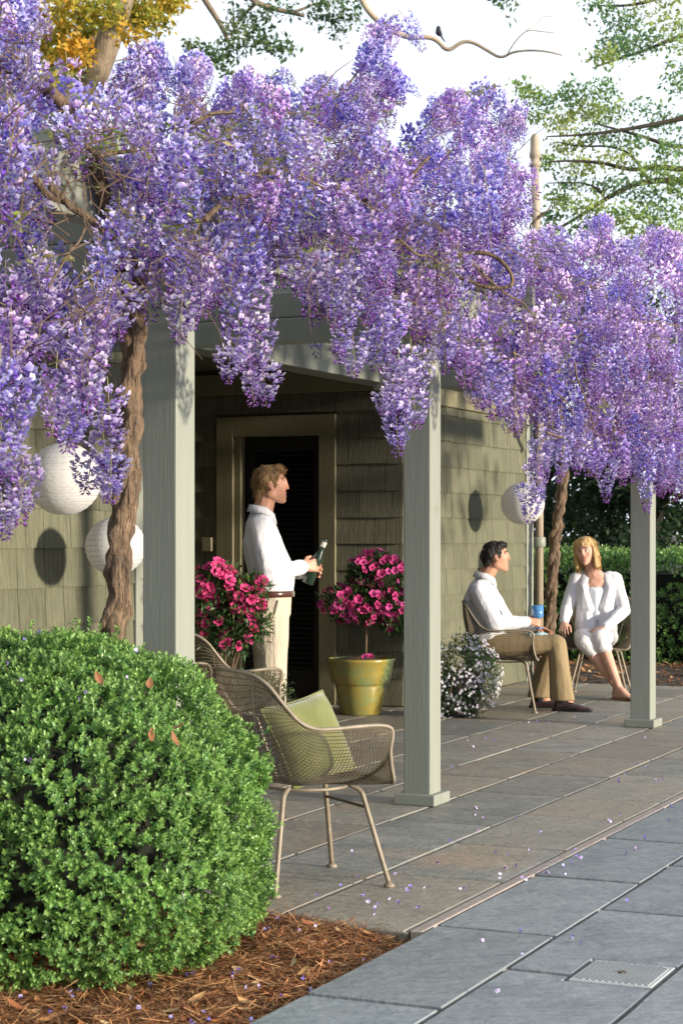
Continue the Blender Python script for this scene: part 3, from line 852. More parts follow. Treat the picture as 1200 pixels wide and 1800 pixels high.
# shoots that stand up above the mass
SH = [((575, 190), (612, 150), (650, 95), (672, 40), (700, 25)), ((640, 190), (665, 165), (690, 130), (700, 120)), ((560, 200), (600, 170), (625, 150), (640, 140)),
      ((20, 120), (25, 60), (40, 5), (50, -40)), ((395, 200), (415, 160), (432, 130), (445, 120)), ((450, 210), (470, 165), (480, 130), (492, 125)),
      ((810, 200), (835, 165), (850, 150), (870, 150)), ((880, 230), (895, 200), (905, 190), (912, 188)), ((765, 215), (770, 180), (785, 160), (800, 158)), ((500, 230), (530, 180), (548, 150), (556, 140)),
      ((230, 130), (240, 95), (255, 80), (270, 78)), ((320, 130), (330, 110), (340, 105), (352, 108)), ((1120, 440), (1140, 415), (1150, 405), (1165, 402)), ((1040, 420), (1045, 395), (1055, 385), (1062, 383))]
shoots = []
for sh in SH:
    t = -3.35 + float(rw.normal(0, 0.15))
    z = z_at(sh[0][0], t)
    shoots.append([toward(px, py, z + 0.03*k) for k, (px, py) in enumerate(sh)])
    for k in range(1, len(sh)):
        for q in range(5 if sh is SH[0] else 4):
            f = float(rw.uniform(0, 1))
            px = sh[k-1][0]*(1-f) + sh[k][0]*f + float(rw.normal(0, 11)); py = sh[k-1][1]*(1-f) + sh[k][1]*f + float(rw.normal(0, 7))
            put(px, py, z + float(rw.normal(0, .08)), None, float(rw.uniform(0.40, 0.72)), True, 0.4)
# over the top of the pergola, between the beam and the house
for k in range(330):
    s = float(rw.uniform(3.4, 15.2)); t = float(rw.uniform(-5.1, -3.3)); h = float(rw.uniform(2.62, 3.05)) + 0.25*noise.noise((t, s, 0))
    p = W(t, s, h)
    placed.append((p, int(rw.integers(RACN)), float(rw.uniform(.6, .95)), float(rw.normal(0, .3)), float(rw.normal(0, .3)), float(rw.uniform(0, 6.28)), False, 600 + p.x/p.y*F))

VX = 690            # left of this column the flowers belong to the near vine, right of it to the far vine
def strands(cl, rad, n_str, turns, seed, tube_r):
    """a rope of woody strands round a centre line"""
    r = random.Random(seed)
    cl = [Vector(p) for p in cl]
    dense = []
    for a, b in zip(cl, cl[1:]):
        for k in range(14): dense.append(a.lerp(b, k/14))
    dense.append(cl[-1])
    out = MB()
    n = len(dense)
    for j in range(n_str):
        ph = 2*math.pi*j/n_str
        pts, rr = [], []
        for i, p in enumerate(dense):
            q = i/(n-1)
            a = ph + turns*2*math.pi*q + 0.4*math.sin(q*9 + j)
            ro = rad * (1.0 + 0.3*math.sin(q*13 + j*2))
            pts.append(p + Vector((math.cos(a)*ro, math.sin(a)*ro, 0)))
            rr.append(tube_r * (1.0 + 0.22*noise.noise((q*11, j*3.1, seed))))
        out.tube(pts, rr, 14)
    # knots and bark ridges
    vs = []
    for v in out.v:
        p = Vector(v)
        vs.append(p + Vector((noise.noise(p*24), noise.noise(p*24 + Vector((9, 0, 0))), 0)) * 0.014 + Vector((noise.noise(p*9), noise.noise(p*9 + Vector((5, 2, 0))), 0)) * 0.012)
    out.v = [tuple(v) for v in vs]
    return out
def vine(name, label, base, trunk_pts, rad, tr, nstr, turns, sel, seed, extra):
    root = empty(name, base, 0, label=label, cat='wisteria vine')
    off = -Vector(base)
    strands([Vector(p) + off for p in trunk_pts], rad, nstr, turns, seed, tr).build('trunk', M['bark'], root, smooth=True)
    items = [p for i, p in enumerate(placed) if sel(p)]
    hang = [p for p in items if placed.index(p) < NH] if False else items[:]
    # the nearest ones are parts of their own, the rest one mass
    keyed = sorted(items, key=lambda p: (not p[6], -(p[2] * RAC[p[1]][0] / p[0].y) + 0.02*noise.noise(p[0]*3)))
    big = [p for p in keyed if p[1] >= RACN]; rest = [p for p in keyed if p[1] < RACN]
    own, mass = big + rest[:290-len(big)], rest[290-len(big):]
    for p in own:
        o = link('flower_cluster', RAC[p[1]][2], root, p[0] + off, (p[3], p[4], p[5]))
        wf = rnd.uniform(.9, 1.12) if p[1] < RACN else min(1.35, 1.0/p[2])*rnd.uniform(.86, 1.08)
        o.scale = (p[2]*wf, p[2]*wf, p[2])
    Vs, Fs, Cs, b = [], [], [], 0
    for p in mass:
        V, Fc, C = RAC[p[1]][1]
        Mx = np.array(Euler((p[3], p[4], p[5])).to_matrix()) * p[2]
        V2 = V @ Mx.T + np.array(p[0] + off)
        Vs.append(V2); Fs.append(Fc + b); b += len(V2)
        f = float(rw.uniform(.86, 1.12))
        C2 = C.copy(); C2[:, :3] = np.clip(C2[:, :3]*f, 0, 1); Cs.append(C2)
    tag(link('flower_mass', raw_mesh('flower_mass', np.concatenate(Vs), np.concatenate(Fs), M['petal'], np.concatenate(Cs)), root), kind='stuff')
    for pts, r0, r1 in extra:
        k = len(pts)
        MB().tube([Vector(p) + off for p in pts], [r0 + (r1-r0)*i/(k-1) for i in range(k)], 6).build('branch', M['bark'] if r0 > .008 else M['twig'], root, smooth=True)
    return root, off
def wander(px, py, t, n, dx, dy, jit, seed):
    r = random.Random(seed)
    out = []
    for k in range(n):
        z = z_at(px, t)
        out.append(toward(px, py, z))
        px += dx + r.uniform(-jit, jit)*0.6; py += dy + r.uniform(-jit, jit); t += r.uniform(-.04, .04)
    return out
def smooth(pts, it=2):
    for _ in range(it):
        o = [pts[0]]
        for a, b in zip(pts, pts[1:]): o += [a.lerp(b, .25), a.lerp(b, .75)]
        pts = o + [pts[-1]]
    return pts
ex1 = [(smooth(wander(100, 225, -3.0, 8, 22, 6, 14, 1)), .010, .006), (smooth(wander(90, 330, -3.02, 7, 18, 13, 6, 2)), .011, .010), (smooth(wander(0, 275, -3.05, 9, 26, 10, 16, 3)), .012, .007),
       (smooth(wander(360, 385, -3.0, 8, 25, -8, 14, 4)), .011, .005), (smooth(wander(385, 290, -3.0, 10, 24, 3, 12, 5)), .007, .004), (smooth(wander(150, 400, -3.0, 6, -14, 22, 8, 6)), .005, .003),
       (smooth(wander(470, 300, -3.0, 7, 20, 18, 14, 7)), .006, .003), (smooth(wander(330, 210, -3.05, 7, 14, -2, 10, 8)), .009, .006),
       (smooth([W(-3.33, 5.55, 2.2), W(-3.4, 5.75, 2.6), W(-3.3, 6.5, 2.75), W(-3.2, 7.4, 2.72), W(-3.3, 8.6, 2.78)]), .035, .018), (smooth([W(-3.33, 5.5, 2.3), W(-3.3, 5.2, 2.7), W(-3.25, 4.6, 2.72), W(-3.3, 3.6, 2.8)]), .03, .014),
       (smooth([W(-3.5, 6.5, 2.65), W(-4.2, 7.2, 2.75), W(-5.0, 7.6, 2.78)]), .02, .010)] + [(smooth(s), .006, .0025) for s in shoots if 600 + s[0].x/s[0].y*F < VX]
cz = z_at(840, -2.93)
curl = [toward(*p, cz) for p in ((760, 470), (790, 455), (820, 445), (845, 443), (870, 450), (890, 468), (901, 488), (900, 502), (880, 507), (850, 505), (815, 490), (775, 480))]
ex2 = [(smooth(curl), .011, .007), (smooth(wander(690, 345, -2.98, 6, 14, -14, 8, 11)), .012, .006), (smooth(wander(800, 440, -2.95, 9, 20, 16, 8, 12)), .006, .003), (smooth(wander(1110, 560, -2.95, 6, 18, 4, 8, 13)), .008, .005),
       (smooth(wander(1010, 640, -2.95, 7, 6, 22, 8, 14)), .006, .003), (smooth(wander(900, 620, -2.95, 7, 16, 18, 10, 15)), .006, .003), (smooth(wander(960, 760, -2.98, 6, 24, 8, 10, 16)), .007, .004),
       (smooth(wander(700, 420, -3.0, 7, 18, 8, 12, 17)), .007, .004),
       (smooth([W(-5.0, 15.7, 2.1), W(-4.6, 15.2, 2.55), W(-3.6, 14.0, 2.78), W(-3.3, 12.4, 2.72), W(-3.3, 10.6, 2.8), W(-3.25, 9.2, 2.75)]), .035, .014), (smooth([W(-4.4, 15.0, 2.6), W(-3.3, 14.6, 2.7), W(-3.1, 13.2, 2.6)]), .02, .01)] + \
      [(smooth(s), .006, .0025) for s in shoots if 600 + s[0].x/s[0].y*F >= VX]
zt = 6.42
tb = toward(203, 1160, zt); 
T1 = [(tb.x, zt, -0.05)] + [tuple(toward(px, py, zt)) for px, py in ((196, 1300), (197, 1160), (199, 1100), (207, 1040), (208, 970), (214, 900), (222, 840), (224, 790), (228, 720), (230, 660), (234, 600), (236, 540), (238, 470))]
v1, o1 = vine('wisteria_vine', 'purple wisteria with thick gnarled trunk twisted beside the nearest porch post', (tb.x, zt, -0.02), T1, 0.0245, 0.0245, 4, 2.2, lambda p: p[7] < VX, 5, ex1)
tb2 = W(-5.02, 15.95, 0)
zf = tb2.y
T2 = [(tb2.x - .05, zf, -0.03)] + [tuple(toward(px, py, zf)) for px, py in ((966, 1130), (968, 1075), (970, 1030), (972, 985), (976, 940), (983, 890), (988, 845), (986, 800), (984, 740), (982, 690))]
v2, o2 = vine('wisteria_vine', 'purple wisteria with slimmer rope-like trunk at the far end behind the seated woman', (tb2.x - .05, zf, -0.02), T2, 0.021, 0.031, 3, 3.2, lambda p: p[7] >= VX, 8, ex2)

# young bronze-green leaves among the flowers
def leaf_sprays(root, off, spots, seed):
    r = np.random.default_rng(seed)
    tv, tf = leaf_template(1.0, 0.42, 0.2, 2)
    Vs = []
    loc, dr, sz, ti = [], [], [], []
    pal = np.array([[.22,.27,.06],[.30,.33,.08],[.34,.28,.12],[.16,.22,.05]])
    for (px, py, rx, ry, n) in spots:
        for k in range(n):
            z = z_at(px, -3.0 + r.normal(0, .08))
            c = toward(px + r.normal(0, rx*.5), py + r.normal(0, ry*.5), z) + off
            a = r.uniform(0, 6.28); ax = np.array([math.cos(a), math.sin(a), r.uniform(-.6, .3)])
            for q in range(9):                      # one pinnate leaf
                side = np.cross(ax, [0, 0, 1.]) * (1 if q % 2 else -1)
                loc.append(np.array(c) + ax*0.014*q); dr.append(side*0.9 + ax*0.5 + r.normal(0, .25, 3)); sz.append(r.uniform(.022, .036)); ti.append([*(pal[r.integers(4)]*r.uniform(.8, 1.2)), 1])
    d = np.array(dr); d /= np.linalg.norm(d, axis=1, keepdims=True)
    x = np.cross(d, np.array([[0, 0, 1.]]) + r.normal(0, .3, d.shape)); x /= np.linalg.norm(x, axis=1, keepdims=True)
    fr = np.stack([x, d, np.cross(x, d)], 2)
    V, Fc, C = scatter(tv, tf, np.array(loc), fr, np.array(sz), np.ones((len(tv), 4)), np.array(ti))
    tag(link('young_leaves', raw_mesh('young_leaves', V, Fc, M['leaf'], C), root), kind='stuff')
leaf_sprays(v1, o1, [(210, 232, 40, 14, 9), (340, 232, 30, 12, 6), (400, 235, 20, 12, 4), (480, 275, 30, 14, 7), (120, 240, 30, 20, 5), (250, 380, 60, 40, 5), (520, 330, 60, 50, 8), (640, 400, 40, 50, 6), (30, 380, 40, 60, 5), (90, 130, 30, 15, 5), (620, 165, 30, 30, 5), (500, 420, 60, 40, 6)] + [(float(rw.uniform(0, 690)), float(rw.uniform(180, 470)), 30, 20, 3) for _ in range(26)], 31)
leaf_sprays(v2, o2, [(1130, 600, 26, 14, 16), (1055, 640, 24, 14, 8), (785, 465, 24, 14, 6), (1010, 500, 50, 30, 8), (880, 560, 60, 60, 8), (975, 560, 60, 60, 10), (1150, 480, 40, 60, 12), (870, 370, 16, 10, 3), (1170, 660, 30, 50, 10), (940, 450, 40, 30, 9), (1080, 720, 60, 60, 8), (850, 160, 20, 12, 4)] + [(float(rw.uniform(700, 1200)), float(rw.uniform(430, 720)), 26, 18, 4) for _ in range(26)], 32)
def twigs(root, off, spots, seed):
    r = random.Random(seed)
    b = MB()
    for k in range(spots[0]):
        px = r.uniform(spots[1], spots[2]); yt, yb = np.interp(px, XT, YT), np.interp(px, XB, YB)
        py = r.uniform(yt + 10, yb)
        z = z_at(px, -2.97 + r.uniform(-.1, .12))
        p = toward(px, py, z) + off
        d = Vector((r.uniform(-1, 1), r.uniform(-1, .2), r.uniform(-1.2, .8))).normalized()
        L = r.uniform(.06, .22)
        e = Vector((r.uniform(-1, 1), 0, r.uniform(-1, 1)))*0.03
        b.tube([p, p + d*L*.5 + e, p + d*L], [.0026, .002, .001], 4, False)
    tag(b.build('twig', M['twig'], root), kind='stuff')
twigs(v1, o1, (420, -20, 690), 3)
twigs(v2, o2, (420, 690, 1220), 4)

# ------------------------------------------------------------------ clipped shrubs
def leaf_simple(Wd=0.5):
    return [(0,0,0), (-Wd/2, .45, .06), (0, .5, 0), (Wd/2, .45, .06), (-Wd*.28, .85, .04), (0, 1, -.02), (Wd*.28, .85, .04)], [(0, 2, 1, 1), (0, 3, 2, 2), (1, 2, 5, 4), (2, 3, 6, 5)]
def sprigs(P, Nn, seed, leaf_len, per, pal, tipcol, spread=0.75, wd=0.5):
    """rosettes of small leaves growing outward at the points P"""
    r = np.random.default_rng(seed)
    n = len(P)
    ax = Nn + r.normal(0, .38, (n, 3)); ax /= np.linalg.norm(ax, axis=1, keepdims=True)
    fr0 = rot_frames(ax)
    loc, dirs, nor, sz, ti = [], [], [], [], []
    cl_ = np.array([noise.noise(Vector(p)*4.5) for p in P])[:, None]
    base = pal[r.integers(0, len(pal), n)] * r.uniform(.75, 1.25, (n, 1)) * (1 + .55*cl_)
    for k in range(per):
        a = k * 2.4 + r.uniform(-.3, .3, n)
        q = k / max(1, per-1)                          # 0 low on the stem .. 1 at the tip
        up = (0.35 + 0.75*q) + r.normal(0, .15, n)
        d = (fr0[:, :, 0]*np.cos(a)[:, None] + fr0[:, :, 1]*np.sin(a)[:, None])*spread + ax*up[:, None]
        d /= np.linalg.norm(d, axis=1, keepdims=True)
        loc.append(P + ax*(leaf_len*1.3*q - leaf_len*.9)); dirs.append(d); nor.append(ax)
        sz.append(leaf_len * r.uniform(.75, 1.2, n) * (1.0 - .25*q))
        ti.append(base*(1-q*.75) + tipcol*q*.75*r.uniform(.8, 1.2, (n, 1)))
    d = np.concatenate(dirs); a = np.concatenate(nor)
    x = np.cross(d, a); x /= (np.linalg.norm(x, axis=1, keepdims=True) + 1e-9)
    fr = np.stack([x, d, np.cross(x, d)], 2)
    t = np.concatenate([np.concatenate(ti), np.ones((n*per, 1))], 1)
    v, f = [(0,0,0), (-wd/2, .5, .10), (0, .5, -.02), (wd/2, .5, .10), (0, 1, .0)], [(0, 2, 4, 1), (0, 3, 4, 2)]
    return scatter(v, f, np.concatenate(loc), fr, np.concatenate(sz), np.ones((5, 4)), t)
GREEN = np.array([[.090,.21,.045],[.12,.26,.045],[.055,.145,.038],[.14,.26,.055],[.08,.21,.065]])
def boxwood(name, label, c, rx, ry, rz, zc, ex, n, seed, cat='boxwood'):
    r = np.random.default_rng(seed)
    root = empty(name, (c[0], c[1], 0), RZ, label=label, cat=cat)
    d = r.normal(0, 1, (n, 3)); d /= np.linalg.norm(d, axis=1, keepdims=True)
    rad = (np.abs(d[:, 0])**ex + np.abs(d[:, 1])**ex + np.abs(d[:, 2])**ex) ** (-1/ex)
    ex2 = np.where(d[:, 2] < 0, 2.9, ex)
    rad = (np.abs(d[:, 0])**ex2 + np.abs(d[:, 1])**ex2 + np.abs(d[:, 2])**ex2) ** (-1/ex2)
    P0 = d * rad[:, None]
    lump = np.array([0.075*noise.noise(Vector(p)*2.6) + 0.05*noise.noise(Vector(p)*6.5 + Vector((3, 1, 0))) for p in P0])
    gap = np.array([noise.noise(Vector(p)*8.0 + Vector((7, 7, 1))) + 0.5*noise.noise(Vector(p)*19.0) for p in P0])
    depth = r.exponential(0.055, n)
    sel = (gap > -0.28) | (depth > .15)
    depth[gap < -0.16] += 0.05
    k = (1 + lump - np.minimum(depth, .30))[:, None]
    tuck = np.where(P0[:, 2:3] < 0, 1 + .03*np.minimum(1, -P0[:, 2:3]*1.2), 1.0); P0 = P0*np.concatenate([tuck, tuck, np.ones_like(tuck)], 1)
    Nn = np.sign(P0)*np.abs(P0)**(ex-1) / np.array([[rx, ry, rz]]); Nn /= np.linalg.norm(Nn, axis=1, keepdims=True)
    P = P0 * k * np.array([[rx, ry, rz]]) + np.array([[0, 0, zc]])
    sel &= P[:, 2] > -0.02
    P, Nn = P[sel], Nn[sel]
    Nn = Nn*.8 + np.array([[0, 0, .35]])
    shoot_ = r.uniform(0, 1, len(P)) < .02; P[shoot_] += Nn[shoot_]*r.uniform(.01, .05, (shoot_.sum(), 1))
    V, Fc, C = sprigs(P, Nn, seed+1, 0.0185, 8, GREEN, np.array([.31,.50,.13]), wd=.55)
    tag(link('foliage', raw_mesh('foliage', V, Fc, M['leaf'], C, False), root), kind='stuff')
    # solid near-black core, the shade between leaves put into its colour
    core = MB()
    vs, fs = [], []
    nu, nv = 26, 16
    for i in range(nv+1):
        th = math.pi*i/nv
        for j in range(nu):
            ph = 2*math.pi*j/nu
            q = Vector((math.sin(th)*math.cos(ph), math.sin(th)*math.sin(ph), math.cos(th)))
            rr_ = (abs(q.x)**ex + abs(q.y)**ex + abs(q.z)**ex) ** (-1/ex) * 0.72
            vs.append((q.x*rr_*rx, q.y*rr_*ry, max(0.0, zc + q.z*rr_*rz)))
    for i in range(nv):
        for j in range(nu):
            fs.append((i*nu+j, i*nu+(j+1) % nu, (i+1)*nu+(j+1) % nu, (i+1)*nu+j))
    core.add(vs, fs).build('shade_core', M['hedge_core'], root)
    st = MB()
    for k in range(7):
        a = k*0.9; st.tube([(math.cos(a)*.05, math.sin(a)*.05, -0.03), (math.cos(a)*.16, math.sin(a)*.14, .18), (math.cos(a)*.3*rx, math.sin(a)*.3*ry, zc)], [.018, .013, .008], 6)
    st.build('stem', M['bark_dark'], root)
    return root
M['hedge_core'] = mat('core_shade_dark', (0.008, 0.011, 0.005), (0.005, 0.006, 0.003), 0.9, 20, 4)  # near-black colour imitating deep shade inside the foliage
bw = boxwood('boxwood_shrub', 'large rounded bright green boxwood in the mulch bed at the front', (-0.92, 5.79), 0.66, 0.655, 0.545, 0.445, 2.25, 27000, 77)
# dead leaves and fallen flowers caught on it
for (px, py) in ((180, 1205), (262, 1213), (306, 1283), (265, 1305), (45, 1245), (312, 1312)):
    q = toward(px, py, 5.29 if py > 1250 else 5.42)
    tv, tf = leaf_template(0.045, 0.022, 0.4)
    o = MB().add(tv, tf).build('fallen_leaf', M['deadleaf'] if 'deadleaf' in M else M['twig'], None, q)
    o.rotation_euler = (rnd.uniform(.3, 1.2), rnd.uniform(-.5, .5), rnd.uniform(0, 6))
    tag(o, 'brown dead leaf caught on the boxwood', 'leaf', 'dead leaves caught on the boxwood')

def hedge(name, label, t0, t1, s0, s1, h, n, seed):
    r = np.random.default_rng(seed)
    root = empty(name, W((t0+t1)/2, (s0+s1)/2, 0), RZ, label=label, cat='hedge')
    a, b = (t1-t0)/2, (s1-s0)/2
    # front, top and ends
    face = r.choice(4, n, p=[.5, .36, .07, .07])
    u, v = r.uniform(-1, 1, n), r.uniform(0, 1, n)
    P = np.zeros((n, 3)); N_ = np.zeros((n, 3))
    for k, sel in enumerate([face == i for i in range(4)]):
        if k == 0: P[sel] = np.stack([u[sel]*a, np.full(sel.sum(), -b), v[sel]*h], 1); N_[sel] = (0, -1, .35)
        if k == 1: P[sel] = np.stack([u[sel]*a, (v[sel]*2-1)*b, np.full(sel.sum(), h)], 1); N_[sel] = (0, 0, 1)
        if k == 2: P[sel] = np.stack([np.full(sel.sum(), a), u[sel]*b, v[sel]*h], 1); N_[sel] = (1, 0, .35)
        if k == 3: P[sel] = np.stack([np.full(sel.sum(), -a), u[sel]*b, v[sel]*h], 1); N_[sel] = (-1, 0, .35)
    lump = np.array([0.10*noise.noise(Vector(p)*2.2) + .05*noise.noise(Vector(p)*6) for p in P])
    P += N_ * (lump - np.minimum(r.exponential(.04, n), .2))[:, None]
    keep = np.array([noise.noise(Vector(p)*5 + Vector((1, 4, 2))) for p in P]) > -.45
    P, N_ = P[keep], N_[keep]
    V, Fc, C = sprigs(P, N_ / np.linalg.norm(N_, axis=1, keepdims=True), seed+1, 0.045, 6, GREEN*1.05, np.array([.22,.36,.09]), wd=.5)
    tag(link('foliage', raw_mesh('foliage', V, Fc, M['leaf'], C), root), kind='stuff')
    MB().box(-a*.97, a*.97, -b*.50, b*.50, 0, h*.82).build('shade_core', M['hedge_core'], root)  # plain dark box, its colour stands in for shade inside the hedge
    return root
hedge('clipped_hedge', 'long clipped green hedge behind the patio and the seated woman', -6.3, 3.6, 17.5, 18.7, 1.12, 13000, 91)

# ------------------------------------------------------------------ trees
def crown(clumps, n_per, leaf, pal, seed, aspect=0.5, flat=1.0):
    """leaves scattered through clumps given as (centre, radii)"""
    r = np.random.default_rng(seed)
    loc, ti = [], []
    for c, rad, *k in clumps:
        m = int(n_per * (k[0] if k else 1))
        d = r.normal(0, 1, (m, 3)); d /= np.linalg.norm(d, axis=1, keepdims=True)
        q = r.uniform(0.15, 1, (m, 1)) ** 0.5
        loc.append(np.array(c)[None] + d*q*np.array(rad)[None] + r.normal(0, .04, (m, 3)))
        b = pal[r.integers(0, len(pal))]
        ti.append((.55*b[None] + .45*pal[r.integers(0, len(pal), m)]) * r.uniform(.7, 1.25, (m, 1)))
    loc = np.concatenate(loc); ti = np.concatenate([np.concatenate(ti), np.ones((len(loc), 1))], 1)
    d = r.normal(0, 1, (len(loc), 3)) * np.array([[1, 1, flat]]) + np.array([[0, 0, .5]])
    v, f = [(0, 0, 0), (-aspect/2, .45, .08), (0, .5, 0), (aspect/2, .45, .08), (0, 1, -.05)], [(0, 2, 4, 1), (0, 3, 4, 2)]
    return scatter(v, f, loc, rot_frames(d), leaf * r.uniform(.6, 1.3, len(loc)), np.ones((5, 4)), ti)
def px_tree(name, label, base, z, trunk, tw, limbs, clumps, n_per, leaf, pal, seed, bark, depth=0.8):
    root = empty(name, base, 0, label=label, cat='tree')
    off = -Vector(base)
    tp = [Vector(base)] + [toward(px, py, z) for px, py in trunk]
    MB().tube(smooth([p + off for p in tp]), [tw[0] + (tw[1]-tw[0])*i/((len(smooth(tp)))-1) for i in range(len(smooth(tp)))], 12).build('trunk', M[bark], root, smooth=True)
    r = random.Random(seed)
    for pts, r0, r1 in limbs:
        dz = r.uniform(-.6, .6)
        q = smooth([toward(px, py, z + dz*min(1, i/2)) + off for i, (px, py) in enumerate(pts)])
        MB().tube(q, [r0 + (r1-r0)*i/(len(q)-1) for i in range(len(q))], 7).build('branch', M['branch_pale' if r1 < .0085 and bark == 'bark_pale' else bark], root, smooth=True)
    cl = []
    for (px, py, rx, ry, *k) in clumps:
        c = toward(px, py, z + r.uniform(-depth, depth)) + off
        cl.append((c, (rx/F*z, max(rx, ry)/F*z, ry/F*z), *(k or [1.0])))
    V, Fc, C = crown(cl, n_per, leaf, pal, seed)
    tag(link('crown', raw_mesh('crown', V, Fc, M['leaf_matt'], C), root), kind='stuff')
    return root
GOLD = np.array([[.72,.47,.05],[.60,.50,.07],[.74,.38,.05],[.42,.42,.07],[.28,.34,.06]])
px_tree('shade_tree', 'tall tree with golden leaves and leaning pale trunk behind the left of the house', (-3.6, 21.5, -0.1), 21.5,
        [(60, 420), (120, 250), (165, 140), (195, 60), (215, 0), (240, -90), (300, -180), (420, -260)], (0.19, 0.10),
        [([(195, 60), (150, 78), (105, 108), (70, 120)], .07, .03), ([(235, -80), (200, -40), (120, 10), (40, 40)], .07, .03), ([(260, -120), (320, -70), (360, 0), (388, 42), (404, 78)], .05, .02),
         ([(330, -190), (400, -60), (440, 0), (475, 14), (512, 22), (535, 28)], .05, .02), ([(512, 22), (535, 15), (556, 5), (580, 4)], .02, .012), ([(450, 5), (435, 20), (415, 42), (408, 60)], .025, .012),
         ([(420, -260), (560, -140), (620, -40), (640, 14), (678, 50), (720, 68), (748, 64), (768, 70), (786, 92), (812, 72), (832, 74), (858, 90), (880, 103), (900, 91), (930, 88), (960, 90), (988, 97)], .042, .008),
         ([(890, 97), (905, 72), (925, 52), (948, 55), (975, 58)], .008, .004), ([(925, 54), (946, 38), (952, 28), (975, 30)], .006, .003), ([(205, 40), (195, 80), (176, 110), (165, 135)], .05, .03)],
        [(30, 60, 50, 40), (75, 95, 50, 36), (130, 55, 50, 36), (110, 115, 46, 26), (90, 20, 60, 30), (180, 22, 40, 26), (255, 12, 50, 22), (300, 2, 30, 16), (150, 100, 40, 30), (5, 15, 50, 30), (60, 140, 40, 20), (240, 30, 30, 20), (130, 10, 60, 26), (20, 120, 40, 24), (120, 140, 50, 30), (110, 180, 50, 24), (160, 60, 24, 30), (90, 70, 40, 40), (230, 60, 30, 20, .5), (270, 40, 40, 16, .6), (130, 90, 36, 26),
         (200, -60, 90, 50), (60, -60, 90, 60), (320, -110, 80, 50), (100, -140, 120, 60)], 330, 0.085, GOLD, 41, 'bark_pale')
DROOP = np.array([[.08,.16,.06],[.12,.20,.08],[.20,.25,.11],[.07,.12,.055]])
rt = bpy.data.objects['shade_tree']
dc_ = [(toward(px, py, 21 + rnd.uniform(-.4, .4)) - Vector(rt.location), (rx/F*21, rx/F*21, ry/F*21), k) for px, py, rx, ry, k in
       ((430, 25, 46, 16, .5), (412, 55, 26, 22, .4), (450, 60, 30, 22, .5), (480, 78, 30, 10, .4), (415, 85, 30, 16, .4), (370, 95, 28, 12, .35), (340, 82, 16, 9, .2), (490, 15, 40, 10, .3), (560, 25, 16, 26, .3), (595, 45, 12, 26, .3), (575, 8, 26, 8, .25), (380, 110, 14, 10, .2), (400, 120, 10, 18, .15), (620, 30, 14, 20, .2), (885, 3, 32, 5, .2), (896, 20, 6, 6, .05), (500, 88, 16, 6, .2), (610, 5, 30, 10, .2))]
V, Fc, C = crown(dc_, 300, 0.075, DROOP, 45)
tag(link('drooping_leaves', raw_mesh('drooping_leaves', V, Fc, M['leaf_matt'], C), rt), kind='stuff')
SPRING = np.array([[.26,.38,.10],[.38,.46,.12],[.12,.26,.10],[.09,.20,.11],[.46,.48,.13],[.18,.32,.12]])
px_tree('leafy_tree', 'airy spring-green tree reaching in over the far end of the wisteria', (7.6, 20.0, -0.1), 20.0,
        [(1850, 700), (1800, 300), (1720, 0), (1650, -300)], (0.24, 0.12),
        [([(1780, 250), (1500, 320), (1320, 318), (1200, 316), (1125, 318), (1075, 342), (1030, 372), (985, 400), (955, 412)], .06, .007), ([(1750, 150), (1450, 290), (1270, 300), (1200, 298), (1150, 292), (1110, 300), (1060, 286), (1000, 282), (960, 285)], .05, .006),
         ([(1740, 100), (1420, 230), (1260, 245), (1190, 262), (1130, 240), (1085, 228), (1040, 215)], .045, .006), ([(1720, 0), (1400, 150), (1280, 190), (1200, 208), (1120, 224), (1070, 232), (1010, 238), (960, 240)], .045, .006),
         ([(1690, -150), (1420, 0), (1290, 40), (1200, 60), (1130, 90), (1080, 105), (1040, 120)], .045, .006), ([(1670, -220), (1350, -80), (1200, -20), (1120, 10), (1050, 10)], .045, .006), ([(1140, 318), (1110, 270), (1070, 256), (1020, 258), (980, 250)], .02, .006),
         ([(1060, 345), (1050, 330), (1020, 320), (960, 322)], .014, .005)],
        [(1090, 40, 40, 26), (1150, 15, 60, 30), (1080, 85, 34, 20), (1120, 75, 40, 22), (1185, 60, 40, 40), (1060, 100, 30, 14, .6), (1050, 10, 40, 12, .5), (1190, 140, 30, 30, .6), (915, 152, 16, 8, .3), (935, 170, 26, 12, .5), (965, 178, 22, 10, .4), (1005, 165, 26, 18, .7), (1060, 160, 30, 20, .7), (1030, 195, 36, 22, .9),
         (985, 215, 30, 22, .8), (1070, 200, 34, 18, .7), (1130, 190, 36, 20, .4), (1165, 215, 30, 24, .6), (1050, 240, 40, 14, .7), (940, 205, 20, 12, .4), (1000, 255, 46, 12, .7), (1110, 250, 36, 14, .6), (1175, 265, 30, 16, .6), (960, 285, 26, 10, .5), (1030, 290, 46, 14, .8), (1090, 280, 30, 12, .5), (1150, 300, 46, 14, .8), (1190, 330, 30, 22, .8),
         (1000, 318, 34, 12, .6), (1075, 330, 44, 16, .8), (1130, 345, 44, 18, .8), (985, 352, 26, 14, .6), (1035, 365, 40, 16, .8), (1100, 378, 44, 18, 1.0), (1165, 375, 40, 24, 1.0), (970, 385, 26, 14, .6), (1130, 405, 44, 14, 1.0), (1030, 400, 36, 12, .6), (965, 425, 22, 14, .7), (1185, 410, 30, 24, .8), (1230, 100, 60, 80), (1240, 260, 60, 60), (1260, 380, 60, 60), (1330, 0, 90, 80), (1400, 200, 90, 80)], 300, 0.058, SPRING, 52, 'bark_dark', 0.9)
DARK = np.array([[.035,.07,.025],[.024,.05,.02],[.05,.095,.03],[.04,.075,.035]])
